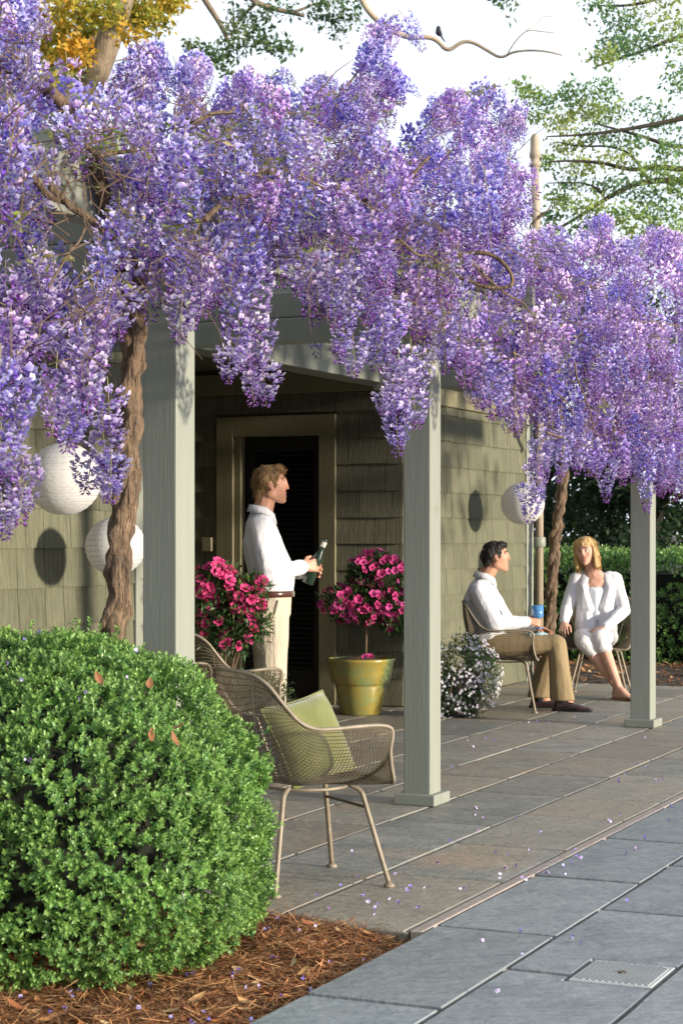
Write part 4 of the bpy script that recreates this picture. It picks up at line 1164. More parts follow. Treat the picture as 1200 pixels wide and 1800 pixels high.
def dark_tree(x, y, h, w, seed, label):
    root = empty('evergreen_tree', (x, y, -0.1), 0, label=label, cat='tree', group='dark evergreens behind the hedge')
    r = random.Random(seed)
    MB().tube([(0, 0, 0), (0.05, 0, h*.4), (0, 0.05, h*.8)], [.14, .11, .05], 8).build('trunk', M['bark_dark'], root, smooth=True)
    for k in range(6):
        a = r.uniform(0, 6.28); z0 = h*r.uniform(.25, .6)
        MB().tube([(0, 0, z0), (math.cos(a)*w*.4, math.sin(a)*w*.4, z0 + h*.12), (math.cos(a)*w*.75, math.sin(a)*w*.75, z0 + h*.15)], [.06, .04, .015], 6).build('branch', M['bark_dark'], root, smooth=True)
    cl = []
    for k in range(34):
        a, q, zz = r.uniform(0, 6.28), r.uniform(.1, 1)**.6, r.uniform(.12, .95)
        rr_ = w * q * math.sin(math.pi*min(.92, .25 + zz*.72))
        s = r.uniform(.28, .5)
        cl.append(((math.cos(a)*rr_, math.sin(a)*rr_, zz*h), (s, s, s*.75)))
    V, Fc, C = crown(cl, 300, 0.10, DARK, seed)
    tag(link('crown', raw_mesh('crown', V, Fc, M['leaf_matt'], C), root), kind='stuff')
EVL = ['dark evergreen tree behind the hedge, next to the house corner and service pipe', 'dark evergreen tree behind the hedge, directly behind the seated woman',
       'dark evergreen tree behind the hedge, right of the farthest porch post', 'dark evergreen in the back row, showing between the vine trunk and the woman', 'dark evergreen in the back row, behind the farthest porch post',
       'tall dark evergreen out of view at right, added to shade the trees behind the hedge', 'tallest dark evergreen, unseen at far right, added to block the low sun', 'dark evergreen in the back row, mostly hidden by the house']
for k, (x, y, h, w) in enumerate(((1.6, 22.3, 4.1, 1.5), (3.5, 21.4, 4.2, 1.5), (5.4, 21.8, 4.3, 1.6), (2.6, 24.5, 4.4, 1.7), (4.6, 24.2, 4.4, 1.7), (7.4, 20.6, 4.6, 1.7), (9.6, 19.2, 4.8, 1.8), (-0.4, 25.0, 4.2, 1.6))):  # the two rightmost are unseen, added to keep low sun off the others
    dark_tree(x, y, h, w, 60+k, EVL[k])
# ------------------------------------------------------------------ woven wire armchairs
RIM = [(0, .262, .392), (.10, .267, .39), (.17, .27, .386), (.222, .272, .384), (.250, .262, .40), (.262, .246, .45), (.268, .238, .51), (.276, .242, .56), (.284, .232, .592), (.292, .18, .605),
       (.298, .10, .606), (.298, .0, .602), (.292, -.08, .604), (.280, -.14, .632), (.262, -.19, .69), (.235, -.235, .755), (.19, -.268, .79), (.12, -.29, .803), (0, -.30, .806)]
def rim_curve(k):
    half = [Vector(p) for p in RIM]
    full = half + [Vector((-p.x, p.y, p.z)) for p in half[-2:0:-1]]
    # closed Catmull-Rom through the points, evenly spaced by angle round the seat
    n = len(full); out = []
    for i in range(n):
        p0, p1, p2, p3 = full[i-1], full[i], full[(i+1) % n], full[(i+2) % n]
        for q in range(k):
            t = q/k
            out.append(0.5*((2*p1) + (p2-p0)*t + (2*p0-5*p1+4*p2-p3)*t*t + (3*p1-p0-3*p2+p3)*t**3))
    return out
RC = rim_curve(8)
RCL = len(RC)
# parameter along the rim by a mix of arc length, so the steep arm fronts get their share of wires
acc = [0.0]
for a, b in zip(RC, RC[1:] + RC[:1]): acc.append(acc[-1] + (b-a).length)
def rim_at(u):
    u = (u % 1.0) * acc[-1]
    lo, hi = 0, RCL
    while hi - lo > 1:
        m = (lo+hi)//2
        if acc[m] <= u: lo = m
        else: hi = m
    f = (u-acc[lo]) / (acc[lo+1]-acc[lo])
    return RC[lo].lerp(RC[(lo+1) % RCL], f)
SEATC = Vector((0, .0, .372))
def shell(u, b):
    """u round the rim (0 front middle), b from the seat centre to the rim"""
    r = rim_at(u)
    h = math.sin(min(1, b)*math.pi/2) ** 0.92
    up = (1 - math.cos(min(1, b)*math.pi/2)) ** 1.25
    return Vector((SEATC.x + (r.x-SEATC.x)*h, SEATC.y + (r.y-SEATC.y)*h, SEATC.z + (r.z-SEATC.z)*up))
def grid_pt(x, y):
    """square grid -> disc -> shell"""
    u_, v_ = x*math.sqrt(max(0, 1-y*y/2)), y*math.sqrt(max(0, 1-x*x/2))
    b = math.hypot(u_, v_)
    ang = math.atan2(u_, v_) / (2*math.pi)          # 0 = front
    return shell(ang, b)
def wire_mesh():
    b = MB()
    n = 62
    G = [[grid_pt(-1+2*i/n, -1+2*j/n) for j in range(n+1)] for i in range(n+1)]
    for i in range(1, n):
        b.tube(G[i], 0.0019, 3, False)
        b.tube([G[k][i] for k in range(n+1)], 0.0019, 3, False)
    return b.mesh('mesh_shell', M['wire'])
WIRE = wire_mesh()
def make_chair(label, group='woven wire armchairs'):
    t = empty('wire_armchair', label=label, cat='armchair', group=group)
    link('mesh_shell', WIRE, t)
    MB().tube([rim_at(i/150) for i in range(150)], 0.0075, 7, closed=True).build('rim', M['wire_rim'], t, smooth=True)
    for x in (.135, -.135):
        u0 = .5 - x/1.9
        pts = [shell(u0, 1 - k/14*.62) + Vector((0, -.003, 0)) for k in range(15)]
        MB().tube(pts, 0.0045, 6).build('back_rib', M['wire_rim'], t, smooth=True)
    # hoop under the seat
    hoop = [(.17*math.cos(a), .02 + .16*math.sin(a), .366) for a in [2*math.pi*k/28 for k in range(28)]]
    MB().tube(hoop, 0.0065, 6, closed=True).build('seat_hoop', M['wire_rim'], t, smooth=True)
    for sx_ in (1, -1):
        for sy_ in (1, -1):
            top = Vector((sx_*.12, .02 + sy_*.125, .372))
            kn = Vector((sx_*.150, .02 + sy_*.160, .352))
            ft = Vector((sx_*.232, .02 + sy_*.232, .012))
            pts = smooth([top, kn, kn.lerp(ft, .12), ft], 2)
            lg = MB().tube(pts, 0.0095, 8).build('leg', M['wire_rim'], t, smooth=True)
            MB().lathe([(0, 0), (.021, 0), (.022, .006), (.012, .014), (.0, .015)], 14, (ft.x, ft.y, 0.001)).build('foot', M['wire_rim'], lg, smooth=True)
    for sy_ in (1,):
        MB().tube([(-.166, .02 + sy_*.172, .29), (.166, .02 + sy_*.172, .29)], 0.006, 6).build('stretcher', M['wire'], t)
    return t
def face_rot(fx, fy): return math.atan2(-fx, fy)       # turns local +y to the direction (fx, fy)
chairA = make_chair('wire armchair with green cushion, nearest the camera beside the boxwood')
chairA.location = (-.155, 7.02, 0.0); chairA.rotation_euler.z = face_rot(.89, .46)
specs = [((-.68, 9.83), (.70, .71), 'empty wire armchair half hidden between boxwood and pink azalea'),
         ((1.20, 13.95), (.985, -.17), 'wire armchair under the seated dark-haired man'),
         ((2.10, 15.25), (-.22, -.97), 'wire armchair under the seated blonde woman')]
chairs = [chairA]
for (x, y), f, lab in specs:
    c = copy_tree(chairA)
    c.location = (x, y, 0); c.rotation_euler.z = face_rot(*f); c['label'] = lab
    chairs.append(c)

# green cushion leaning in the nearest chair
def cushion(S=0.160, th=0.068):
    n = 22
    b = MB()
    vs, fs = [], []
    for side in (1, -1):
        for i in range(n+1):
            for j in range(n+1):
                x, y = -1+2*i/n, -1+2*j/n
                pinch = 1 - 0.07*(1-abs(x)**2)*abs(y)**3*1.0 - 0.07*(1-abs(y)**2)*abs(x)**3
                px, py = x*S*pinch, y*S*pinch
                z = th * max(0, (1-x**4)*(1-y**4)) ** 0.5
                z += 0.006*noise.noise((x*2.3, y*2.3, side*4)) * (1-x**4)*(1-y**4)
                vs.append((px, py, side*z))
    m = (n+1)**2
    for sd in range(2):
        for i in range(n):
            for j in range(n):
                a = sd*m + i*(n+1)+j
                q = (a, a+n+1, a+n+2, a+1)
                fs.append(q if sd == 0 else q[::-1])
    b.add(vs, fs)
    edge = []
    for i in range(n): edge.append((i, 0))
    for i in range(n): edge.append((n, i))
    for i in range(n): edge.append((n-i, n))
    for i in range(n): edge.append((0, n-i))
    return b, [vs[i*(n+1)+j] for i, j in edge]
cb, ce = cushion()
cu = cb.build('cushion', M['cushion'], None, smooth=True)
tag(cu, 'green velvet cushion with piped edge leaning in the nearest wire chair', 'cushion')
MB().tube(ce, 0.0065, 6, closed=True).build('piping', M['cushion'], cu, smooth=True)
# local frame in the chair: leaning back, one corner up
Rc = Matrix.Rotation(face_rot(.89, .46), 4, 'Z')
cz_ = Vector((.86, .20, .40)).normalized(); cx_ = Vector((0, 0, 1)).cross(cz_).normalized(); cy_ = cz_.cross(cx_)
CUF = Matrix((cx_, cy_, cz_)).transposed().to_4x4()
cu.matrix_world = Matrix.Translation(chairA.location) @ Rc @ Matrix.Translation((-.02, .045, .532)) @ CUF @ Matrix.Rotation(R(10), 4, 'Z')
# ------------------------------------------------------------------ people
def hull_into(bm, prims):
    """convex hull of a few ellipsoids (centre, radii[, Matrix3]) added to bm"""
    vs = []
    b2 = bmesh.new()
    for p in prims:
        c, rad = Vector(p[0]), p[1]
        if not hasattr(rad, '__len__'): rad = (rad, rad, rad)
        Mx = Matrix.Translation(c) @ (p[2].to_4x4() if len(p) > 2 else Matrix()) @ Matrix.Diagonal((*rad, 1))
        bmesh.ops.create_icosphere(b2, subdivisions=2, radius=1, matrix=Mx)
    bmesh.ops.convex_hull(b2, input=b2.verts)
    junk = [v for v in b2.verts if not v.link_faces]
    for v in junk: b2.verts.remove(v)
    me = bpy.data.meshes.new('tmp'); b2.to_mesh(me); b2.free()
    bm.from_mesh(me); bpy.data.meshes.remove(me)
SHOP = bpy.data.scenes.new('workshop')     # an empty scene, so growing a surface does not re-evaluate the garden
def skinned(name, groups, m, voxel, parent=None, smooth_it=4, ratio=1.0, noise_amp=0, noise_sc=8, stretch=1.0):
    """one continuous surface grown round groups of hulls"""
    bm = bmesh.new()
    for g_ in groups: hull_into(bm, g_)
    me = bpy.data.meshes.new(name); bm.to_mesh(me); bm.free()
    o = bpy.data.objects.new(name, me); SHOP.collection.objects.link(o)
    rm = o.modifiers.new('r', 'REMESH'); rm.mode = 'VOXEL'; rm.voxel_size = voxel; rm.use_smooth_shade = True
    sm = o.modifiers.new('s', 'SMOOTH'); sm.factor = 0.5; sm.iterations = smooth_it
    if ratio < 1:
        dm = o.modifiers.new('d', 'DECIMATE'); dm.ratio = ratio
    SHOP.view_layers[0].update(); dg = SHOP.view_layers[0].depsgraph
    me2 = bpy.data.meshes.new_from_object(o.evaluated_get(dg))
    bpy.data.objects.remove(o); bpy.data.meshes.remove(me)
    me2.name = name
    me2.materials.clear(); me2.materials.append(m)
    if noise_amp:
        n_ = len(me2.vertices)
        co, no = np.empty(n_*3, np.float32), np.empty(n_*3, np.float32)
        me2.vertices.foreach_get('co', co); me2.vertices.foreach_get('normal', no)
        co, no = co.reshape(-1, 3), no.reshape(-1, 3)
        sc3 = np.array([noise_sc, noise_sc, noise_sc*stretch])
        dsp = np.array([.75 - 2.1*abs(noise.noise(q + Vector((0, 0, q.x*.7)))) + .6*noise.noise(q*.55) for q in (co*sc3).tolist() for q in (Vector(q),)])
        me2.vertices.foreach_set('co', (co + no*(dsp*noise_amp)[:, None]).astype(np.float32).ravel())
        me2.update()
    me2.polygons.foreach_set('use_smooth', [True]*len(me2.polygons))
    return link(name, me2, parent)
def cap(a, ra, b, rb): return [(a, ra), (b, rb)]
def frame(fwd, up):
    f = Vector(fwd).normalized(); u = Vector(up); u = (u - f*u.dot(f)).normalized(); r = f.cross(u)
    return Matrix((r, f, u)).transposed()            # columns: right, forward, up
def at(c, Fr, v): return Vector(c) + Fr @ Vector(v)
def head_groups(c, Fr, fem=False):
    k = 0.955 if fem else 1.0
    E = lambda v, r: (at(c, Fr, Vector(v)*k), tuple(x*k for x in r), Fr)
    jaw = .030 if fem else .038
    return [
        [E((0, -.018, .028), (.074, .094, .088)), E((0, .02, .02), (.070, .068, .075))],
        [E((0, .030, .010), (.066, .058, .060)), E((0, .045, -.055), (.050, .040, .030)), E((0, .066, -.098), (.022, .022, .016))],
        [E((jaw+.022, .0, -.055), (.016, .03, .025)), E((-jaw-.022, .0, -.055), (.016, .03, .025)), E((0, .058, -.098), (.024, .022, .015)), E((0, .02, -.03), (.05, .03, .03))],
        [E((0, .088, .020), (.009, .009, .012)), E((0, .098 if not fem else .095, -.020), (.012, .0095, .008))],
        [E((.012, .098, -.026), (.009, .010, .007)), E((-.012, .098, -.026), (.009, .010, .007))],
        [E((.034, .074, .028), (.024, .012, .008)), E((0, .084, .030), (.016, .010, .008)), E((-.034, .074, .028), (.024, .012, .008))],
        *[[E((q*.040, .056, -.018), (.022, .020, .018)), E((q*.052, .034, .018), (.020, .022, .020)), E((q*(jaw+.018), .004, -.052), (.016, .026, .022)), E((q*.020, .066, -.062), (.014, .012, .014)), E((q*.012, .058, -.092), (.014, .014, .012))] for q in (1, -1)],
        [E((0, .078, -.055), (.024, .012, .010)), E((0, .076, -.068), (.020, .012, .010)), E((0, .074, -.035), (.016, .012, .010))],
        [E((.078, -.004, .004), (.008, .019, .024)), E((.074, .004, -.022), (.007, .010, .010))],
        [E((-.078, -.004, .004), (.008, .019, .024)), E((-.074, .004, -.022), (.007, .010, .010))],
    ]
def head_details(root, c, Fr, fem, brow, lip):
    k = 0.955 if fem else 1.0
    for sx_ in (1, -1):
        b = MB().lathe([(0, -.010)] + [(.010*math.sin(math.pi*i/8), -.010*math.cos(math.pi*i/8)) for i in range(1, 8)] + [(0, .010)], 12)
        eo = at(c, Fr, (sx_*.031*k, .0715*k, .008*k))
        e = b.build('eye', M['eyewhite'], root, eo, smooth=True)
        ib = MB().lathe([(0, -.0052)] + [(.0052*math.sin(math.pi*i/6), -.0052*math.cos(math.pi*i/6)) for i in range(1, 6)] + [(0, .0052)], 8)
        io = ib.build('iris', M['iris'], e, Vector(Fr @ Vector((sx_*-.001, .0062, -.001))))
        lid = MB().tube([Fr @ Vector((x, .0095 - abs(x)*abs(x)*30, .0050 - abs(x)*.22)) for x in (-.013, -.007, 0, .007, .013)], [.0008, .0018, .0022, .0018, .0008], 5)
        lid.build('eyelid', M[brow], e)
        bp = [at(c, Fr, (sx_*x*k, y*k, z*k)) for x, y, z in ((.014, .092, .032), (.028, .089, .038), (.042, .079, .037), (.052, .066, .031))]
        MB().tube(bp, [.0026, .0036, .0032, .0015], 5).build('eyebrow', M[brow], root, smooth=True)
    # smiling mouth: teeth between two lips
    up_ = [at(c, Fr, (x*k, (.0905 - x*x*18)*k, (-.0525 + x*x*14)*k)) for x in (-.026, -.018, -.009, 0, .009, .018, .026)]
    lo_ = [at(c, Fr, (x*k, (.0890 - x*x*18)*k, (-.0735 + x*x*36)*k)) for x in (-.026, -.018, -.009, 0, .009, .018, .026)]
    MB().tube(up_, [.0010, .0022, .0027, .0023, .0027, .0022, .0010], 6).build('lip', M[lip], root, smooth=True)
    MB().tube(lo_, [.0010, .0022, .0030, .0033, .0030, .0022, .0010], 6).build('lip', M[lip], root, smooth=True)
    te = MB()
    mid = [(a + b)*.5 - Fr @ Vector((0, .0025, 0)) for a, b in zip(up_, lo_)]
    for i in range(6):
        a, b = mid[i], mid[i+1]; h0 = (up_[i]-lo_[i])*.42; h1 = (up_[i+1]-lo_[i+1])*.42
        te.add([a-h0, b-h1, b+h1, a+h0], [(0, 1, 2, 3)])
    te.build('teeth', M['teeth'], root)
def hand_groups(wrist, d, nrm, side, curl=(.4, .5, .5, .55), spread=.10, thumb_open=.7, sc=1.0):
    """palm and five fingers; d points to the knuckles, nrm out of the back of the hand, side +1 when the thumb is on the right of d seen from the back"""
    d = Vector(d).normalized(); n = Vector(nrm); n = (n - d*n.dot(d)).normalized(); s = d.cross(n) * side
    w = Vector(wrist)
    g_ = [[(w, .024*sc), (w + d*.035*sc + s*.020*sc, .0145*sc), (w + d*.080*sc + s*.030*sc, .0105*sc), (w + d*.078*sc - s*.030*sc, .0095*sc), (w + d*.03*sc - s*.020*sc, .013*sc)]]
    fl = [(.031, .072), (.0105, .079), (-.0105, .073), (-.031, .058)]
    for i, (o, L) in enumerate(fl):
        p = w + d*(.082 - abs(i-1.2)*.003)*sc + s*o*sc
        dd = (d + s*spread*(1.3-i)*.7).normalized()
        r = .0082*sc
        ang = 0.0
        for seg, (fr_, cu_) in enumerate(((.44, .55), (.32, 1.0), (.24, .7))):
            ang += curl[i]*cu_
            q = p + (dd*math.cos(ang) - n*math.sin(ang)) * L*fr_*sc
            r2 = r*.92
            g_.append(cap(p, r, q, r2)); p, r = q, r2
    p = w + d*.018*sc + s*.020*sc
    q = p + (d*.55 + s*thumb_open - n*.35).normalized()*.045*sc
    q2 = q + (d*.9 + s*thumb_open*.25 - n*.45).normalized()*.030*sc
    q3 = q2 + (d*.95 - n*.4).normalized()*.024*sc
    g_ += [cap(p, .015*sc, q, .0112*sc), cap(q, .0112*sc, q2, .0098*sc), cap(q2, .0098*sc, q3, .008*sc)]
    return g_
def collar(root, c, up, fwd, r0, h, m):
    """stand-and-fall shirt collar, open at the front"""
    Fr = frame(fwd, up)
    b = MB()
    n = 30
    rings = [(1.0, -.012), (.96, h*.80), (1.03, h*.84), (1.22, -h*.12)]
    vs, fs = [], []
    for (k, z) in rings:
        for i in range(n+1):
            a = R(105) + (2*math.pi - R(30))*i/n
            px, py = math.cos(a)*r0*k, math.sin(a)*r0*k*1.08
            zz = z - 0.010*(py/r0) - 0.030*max(0, py/r0)**2
            vs.append(Vector(c) + Fr @ Vector((px, py, zz)))
    for k in range(len(rings)-1):
        for i in range(n):
            a0 = k*(n+1)+i
            fs.append((a0, a0+1, a0+n+2, a0+n+1))
    o = b.add(vs, fs).build('collar', m, root, smooth=True)
    so = o.modifiers.new('t', 'SOLIDIFY'); so.thickness = .003
    return o
def shoe(name, heel, toe_dir, m, root, L=0.285):
    d = Vector((toe_dir[0], toe_dir[1], 0)).normalized(); s = Vector((d.y, -d.x, 0)); h = Vector(heel)
    P = lambda f, x, z: h + d*f*L + s*x + Vector((0, 0, z))
    g_ = [[(P(.12, 0, .038), (.034, .034, .030)), (P(.30, 0, .045), (.036, .036, .038)), (P(.10, 0, .016), (.033, .033, .012))],
          [(P(.30, 0, .045), (.036, .036, .038)), (P(.66, .004, .030), (.042, .042, .026)), (P(.30, 0, .016), (.032, .032, .012))],
          [(P(.66, .004, .028), (.042, .042, .024)), (P(.93, .002, .020), (.028, .028, .015))],
          [(P(.14, 0, .065), (.032, .034, .030)), (P(.30, 0, .075), (.034, .040, .022))]]
    o = skinned(name, g_, m, .006, root, 3)
    sol = [[(P(.05, 0, .010), (.032, .032, .008)), (P(.30, 0, .010), (.034, .034, .008))], [(P(.30, 0, .010), (.034, .034, .008)), (P(.66, .004, .010), (.045, .045, .008)), (P(.94, .002, .010), (.030, .030, .008))]]
    skinned('sole', sol, M['sock'], .006, o, 2)
    return o

def locks(hair, c, Fr, m, n, L, r0, seed, bob=False):
    """fine locks lying along the hair so that it reads as strands"""
    r = random.Random(seed)
    me = hair.data; N_ = len(me.vertices)
    b = MB(); Fi = Fr.transposed(); c = Vector(c)
    for k in range(n):
        v = me.vertices[r.randrange(N_)]
        p, nn = v.co.copy(), v.normal.copy()
        q = Fi @ (p - c)
        if bob and q.y > .03: continue
        if bob: fl = Vector((q.x*2.0, -.1, -1.2))
        else: fl = Vector((q.x*4 + .15, .9 if q.y > -.01 and q.z > .06 else -.25, -.9 + q.z*4))
        fl = Fr @ (fl + Vector((r.gauss(0, .25), r.gauss(0, .25), r.gauss(0, .2))))
        pts = [p - nn*.002]
        for j in range(3):
            fl2 = (fl - nn*fl.dot(nn))
            if fl2.length < 1e-4: break
            p = p + fl2.normalized()*L/3 + nn*(.0008 - .0006*j)
            pts.append(p.copy())
        if len(pts) == 4: b.tube(pts, [r0*.6, r0, r0*.9, r0*.25], 3, False)
    return tag(b.build('hair_lock', m, hair, smooth=True), kind='stuff')

# ---------------- the standing man: local x right, y forward, z up; he faces right in the picture
def standing_man():
    c = Vector((-.425, 10.92, 0))
    rz = R(-90) + R(3)
    up = Vector((0, 0, 1))
    hc = Vector((0, .012, 1.592)); HF = frame((0, 1, .04), (0, -.05, 1))
    nk = Vector((0, -.035, 1.43))
    g_ = head_groups(hc, HF)
    g_ += [[(at(hc, HF, (0, -.022, -.05)), (.055, .058, .05)), (nk, (.060, .062, .04))], [(nk, .056), (Vector((0, -.03, 1.33)), (.12, .07, .05))]]
    S = {1: Vector((.185, -.045, 1.345)), -1: Vector((-.185, -.035, 1.345))}
    EL = {1: Vector((.245, .0, 1.075)), -1: Vector((-.235, .01, 1.075))}
    WR = {1: Vector((.085, .195, 1.115)), -1: Vector((-.045, .205, 1.085))}
    for s in (1, -1):
        g_ += [cap(S[s], .05, EL[s], .040), cap(EL[s], .040, WR[s], .027)]
    g_ += [[(Vector((0, -.035, 1.25)), (.14, .085, .09)), (Vector((0, 0, 1.0)), (.135, .10, .08))], [(Vector((0, 0, 1.0)), (.14, .105, .08)), (Vector((0, -.005, .85)), (.155, .11, .08))]]
    for s in (1, -1):
        g_ += [cap((s*.085, 0, .83), .082, (s*.09, .02, .46), .056), cap((s*.09, .02, .46), .056, (s*.095, -.02, .08), .040), [((s*.095, -.02, .06), (.034, .040, .045)), ((s*.105, .06, .028), (.026, .04, .012))]]
    # hands closed round the bottle
    g_ += hand_groups(WR[1], (-.38, .90, .10), (.86, .36, .15), -1, (.55, .6, .65, .7), .05, .6)
    g_ += hand_groups(WR[-1], (.35, .88, .05), (-.86, .40, .1), 1, (.6, .65, .7, .75), .05, .6)
    p = skinned('person', g_, M['skin'], .0048, None, 4, .4)
    p.location, p.rotation_euler.z = c, rz
    tag(p, 'person in white shirt and cream trousers standing before the dark doorway, holding a bottle', 'person')
    head_details(p, hc, HF, False, 'brow', 'lip')
    # hair
    E = lambda v, r: (at(hc, HF, v), r, HF)
    hg = [[E((0, -.012, .052), (.076, .088, .066)), E((0, -.050, .015), (.073, .062, .068))], [E((0, -.050, .015), (.074, .062, .068)), E((0, -.066, -.050), (.056, .038, .035))],
          [E((0, .034, .090), (.058, .046, .024)), E((.015, .066, .076), (.036, .018, .012)), E((-.03, .054, .082), (.033, .018, .014))],
          [E((.070, .022, .040), (.014, .030, .035)), E((.070, -.03, .03), (.016, .04, .05))], [E((-.070, .022, .040), (.014, .030, .035)), E((-.070, -.03, .03), (.016, .04, .05))],
          [E((.073, .030, .012), (.006, .010, .018))], [E((-.073, .030, .012), (.006, .010, .018))]]
    ha = skinned('hair', hg, M['hair_blond'], .005, p, 1, 1, .0035, 38, .6)
    locks(ha, hc, HF, M['hair_blond'], 900, .035, .0013, 1)
    # shirt
    sg = [[((0, -.040, 1.420), (.066, .066, .018)), ((0, -.045, 1.36), (.165, .085, .045))], [((0, -.045, 1.365), (.150, .085, .045)), ((0, -.03, 1.25), (.175, .118, .10))],
          [((0, -.03, 1.25), (.178, .120, .10)), ((0, .015, 1.08), (.168, .135, .08))],
          [((0, .015, 1.08), (.170, .137, .07)), ((0, .015, .965), (.164, .128, .045))]]
    for s in (1, -1):
        S2 = S[s] + Vector((0, 0, .0))
        sg += [[((0, -.045, 1.37), (.08, .07, .04)), (S2, .070)], cap(S2, .074, EL[s] + Vector((0, -.005, .03)), .060), cap(EL[s] + Vector((0, -.005, .03)), .060, EL[s] + Vector((0, .02, -.012)), .056),
               cap(EL[s] + Vector((0, .0, -.006)), .058, EL[s].lerp(WR[s], .6), .046), cap(EL[s].lerp(WR[s], .6), .047, EL[s].lerp(WR[s], .84), .037), cap(EL[s].lerp(WR[s], .86), .042, EL[s].lerp(WR[s], .97), .040)]
    sh = skinned('shirt', sg, M['shirt'], .007, p, 2, 1, .0062, 6.5, .75)
    collar(sh, (0, -.036, 1.428), (0, -.22, 1), (0, 1, 0), .066, .042, M['shirt'])
    for k in range(5):
        pass
    # trousers
    tg = [[((0, .012, .955), (.163, .127, .02)), ((0, .0, .84), (.170, .132, .07))]]
    for s in (1, -1):
        tg += [[((s*.082, .0, .84), (.092, .122, .07)), ((s*.088, .012, .60), (.083, .098, .06))], [((s*.088, .012, .60), (.083, .098, .06)), ((s*.094, .012, .32), (.076, .090, .06))], [((s*.094, .012, .32), (.076, .090, .06)), ((s*.098, .0, .085), (.075, .088, .012))]]
    tr = skinned('trousers', tg, M['cream'], .008, p, 3, 1, .005, 5, .6)
    pk = [(.162, .055, .925), (.171, .045, .87), (.174, .015, .80)]
    MB().tube(smooth([Vector(q) for q in pk]), .004, 5).build('pocket_edge', M['cream'], tr, smooth=True)
    belt = [(.167*math.cos(a), .013 + .132*math.sin(a), .958) for a in [2*math.pi*k/40 for k in range(40)]]
    bl = MB(); vs, fs = [], []
    for (x, y, z) in belt:
        for (k, dz) in ((1.0, -.018), (1.02, -.016), (1.02, .016), (1.0, .018)): vs.append((x*k, .013+(y-.013)*k, z+dz))
    for i in range(40):
        j = (i+1) % 40
        for q in range(3): fs.append((i*4+q, j*4+q, j*4+q+1, i*4+q+1))
    bo = bl.add(vs, fs).build('belt', M['leather'], p, smooth=True)
    bevel(MB().box(.01, .058, .140, .150, .940, .976).build('buckle', M['brass'], bo), .003, 1)
    for s in (1, -1): shoe('shoe', (s*.097, -.075, 0), (s*.12, 1, 0), M['shoe'], p)
    # the bottle in his hands
    cb_ = Matrix.Rotation(rz, 4, 'Z')
    bb = Vector((.018, .225, 1.015)); ax = Vector((0, .42, 1)).normalized()
    bt = MB().lathe([(0, 0), (.030, 0), (.034, .006), (.034, .135), (.030, .165), (.018, .205), (.0145, .225), (.0135, .262), (.016, .264), (.016, .276), (.0135, .279), (0, .279)], 20)
    bo = bt.build('bottle', M['bottle'], None, smooth=True)
    MB().lathe([(.0143, .232), (.0152, .234), (.0150, .262), (.0143, .264)], 16).build('foil_collar', M['bottlelabel'], bo, smooth=True)
    bo.matrix_world = Matrix.Translation(c) @ cb_ @ Matrix.Translation(bb) @ ax.to_track_quat('Z', 'Y').to_matrix().to_4x4()
    tag(bo, 'dark green glass bottle held by the standing man', 'bottle')
    return p
standing_man()

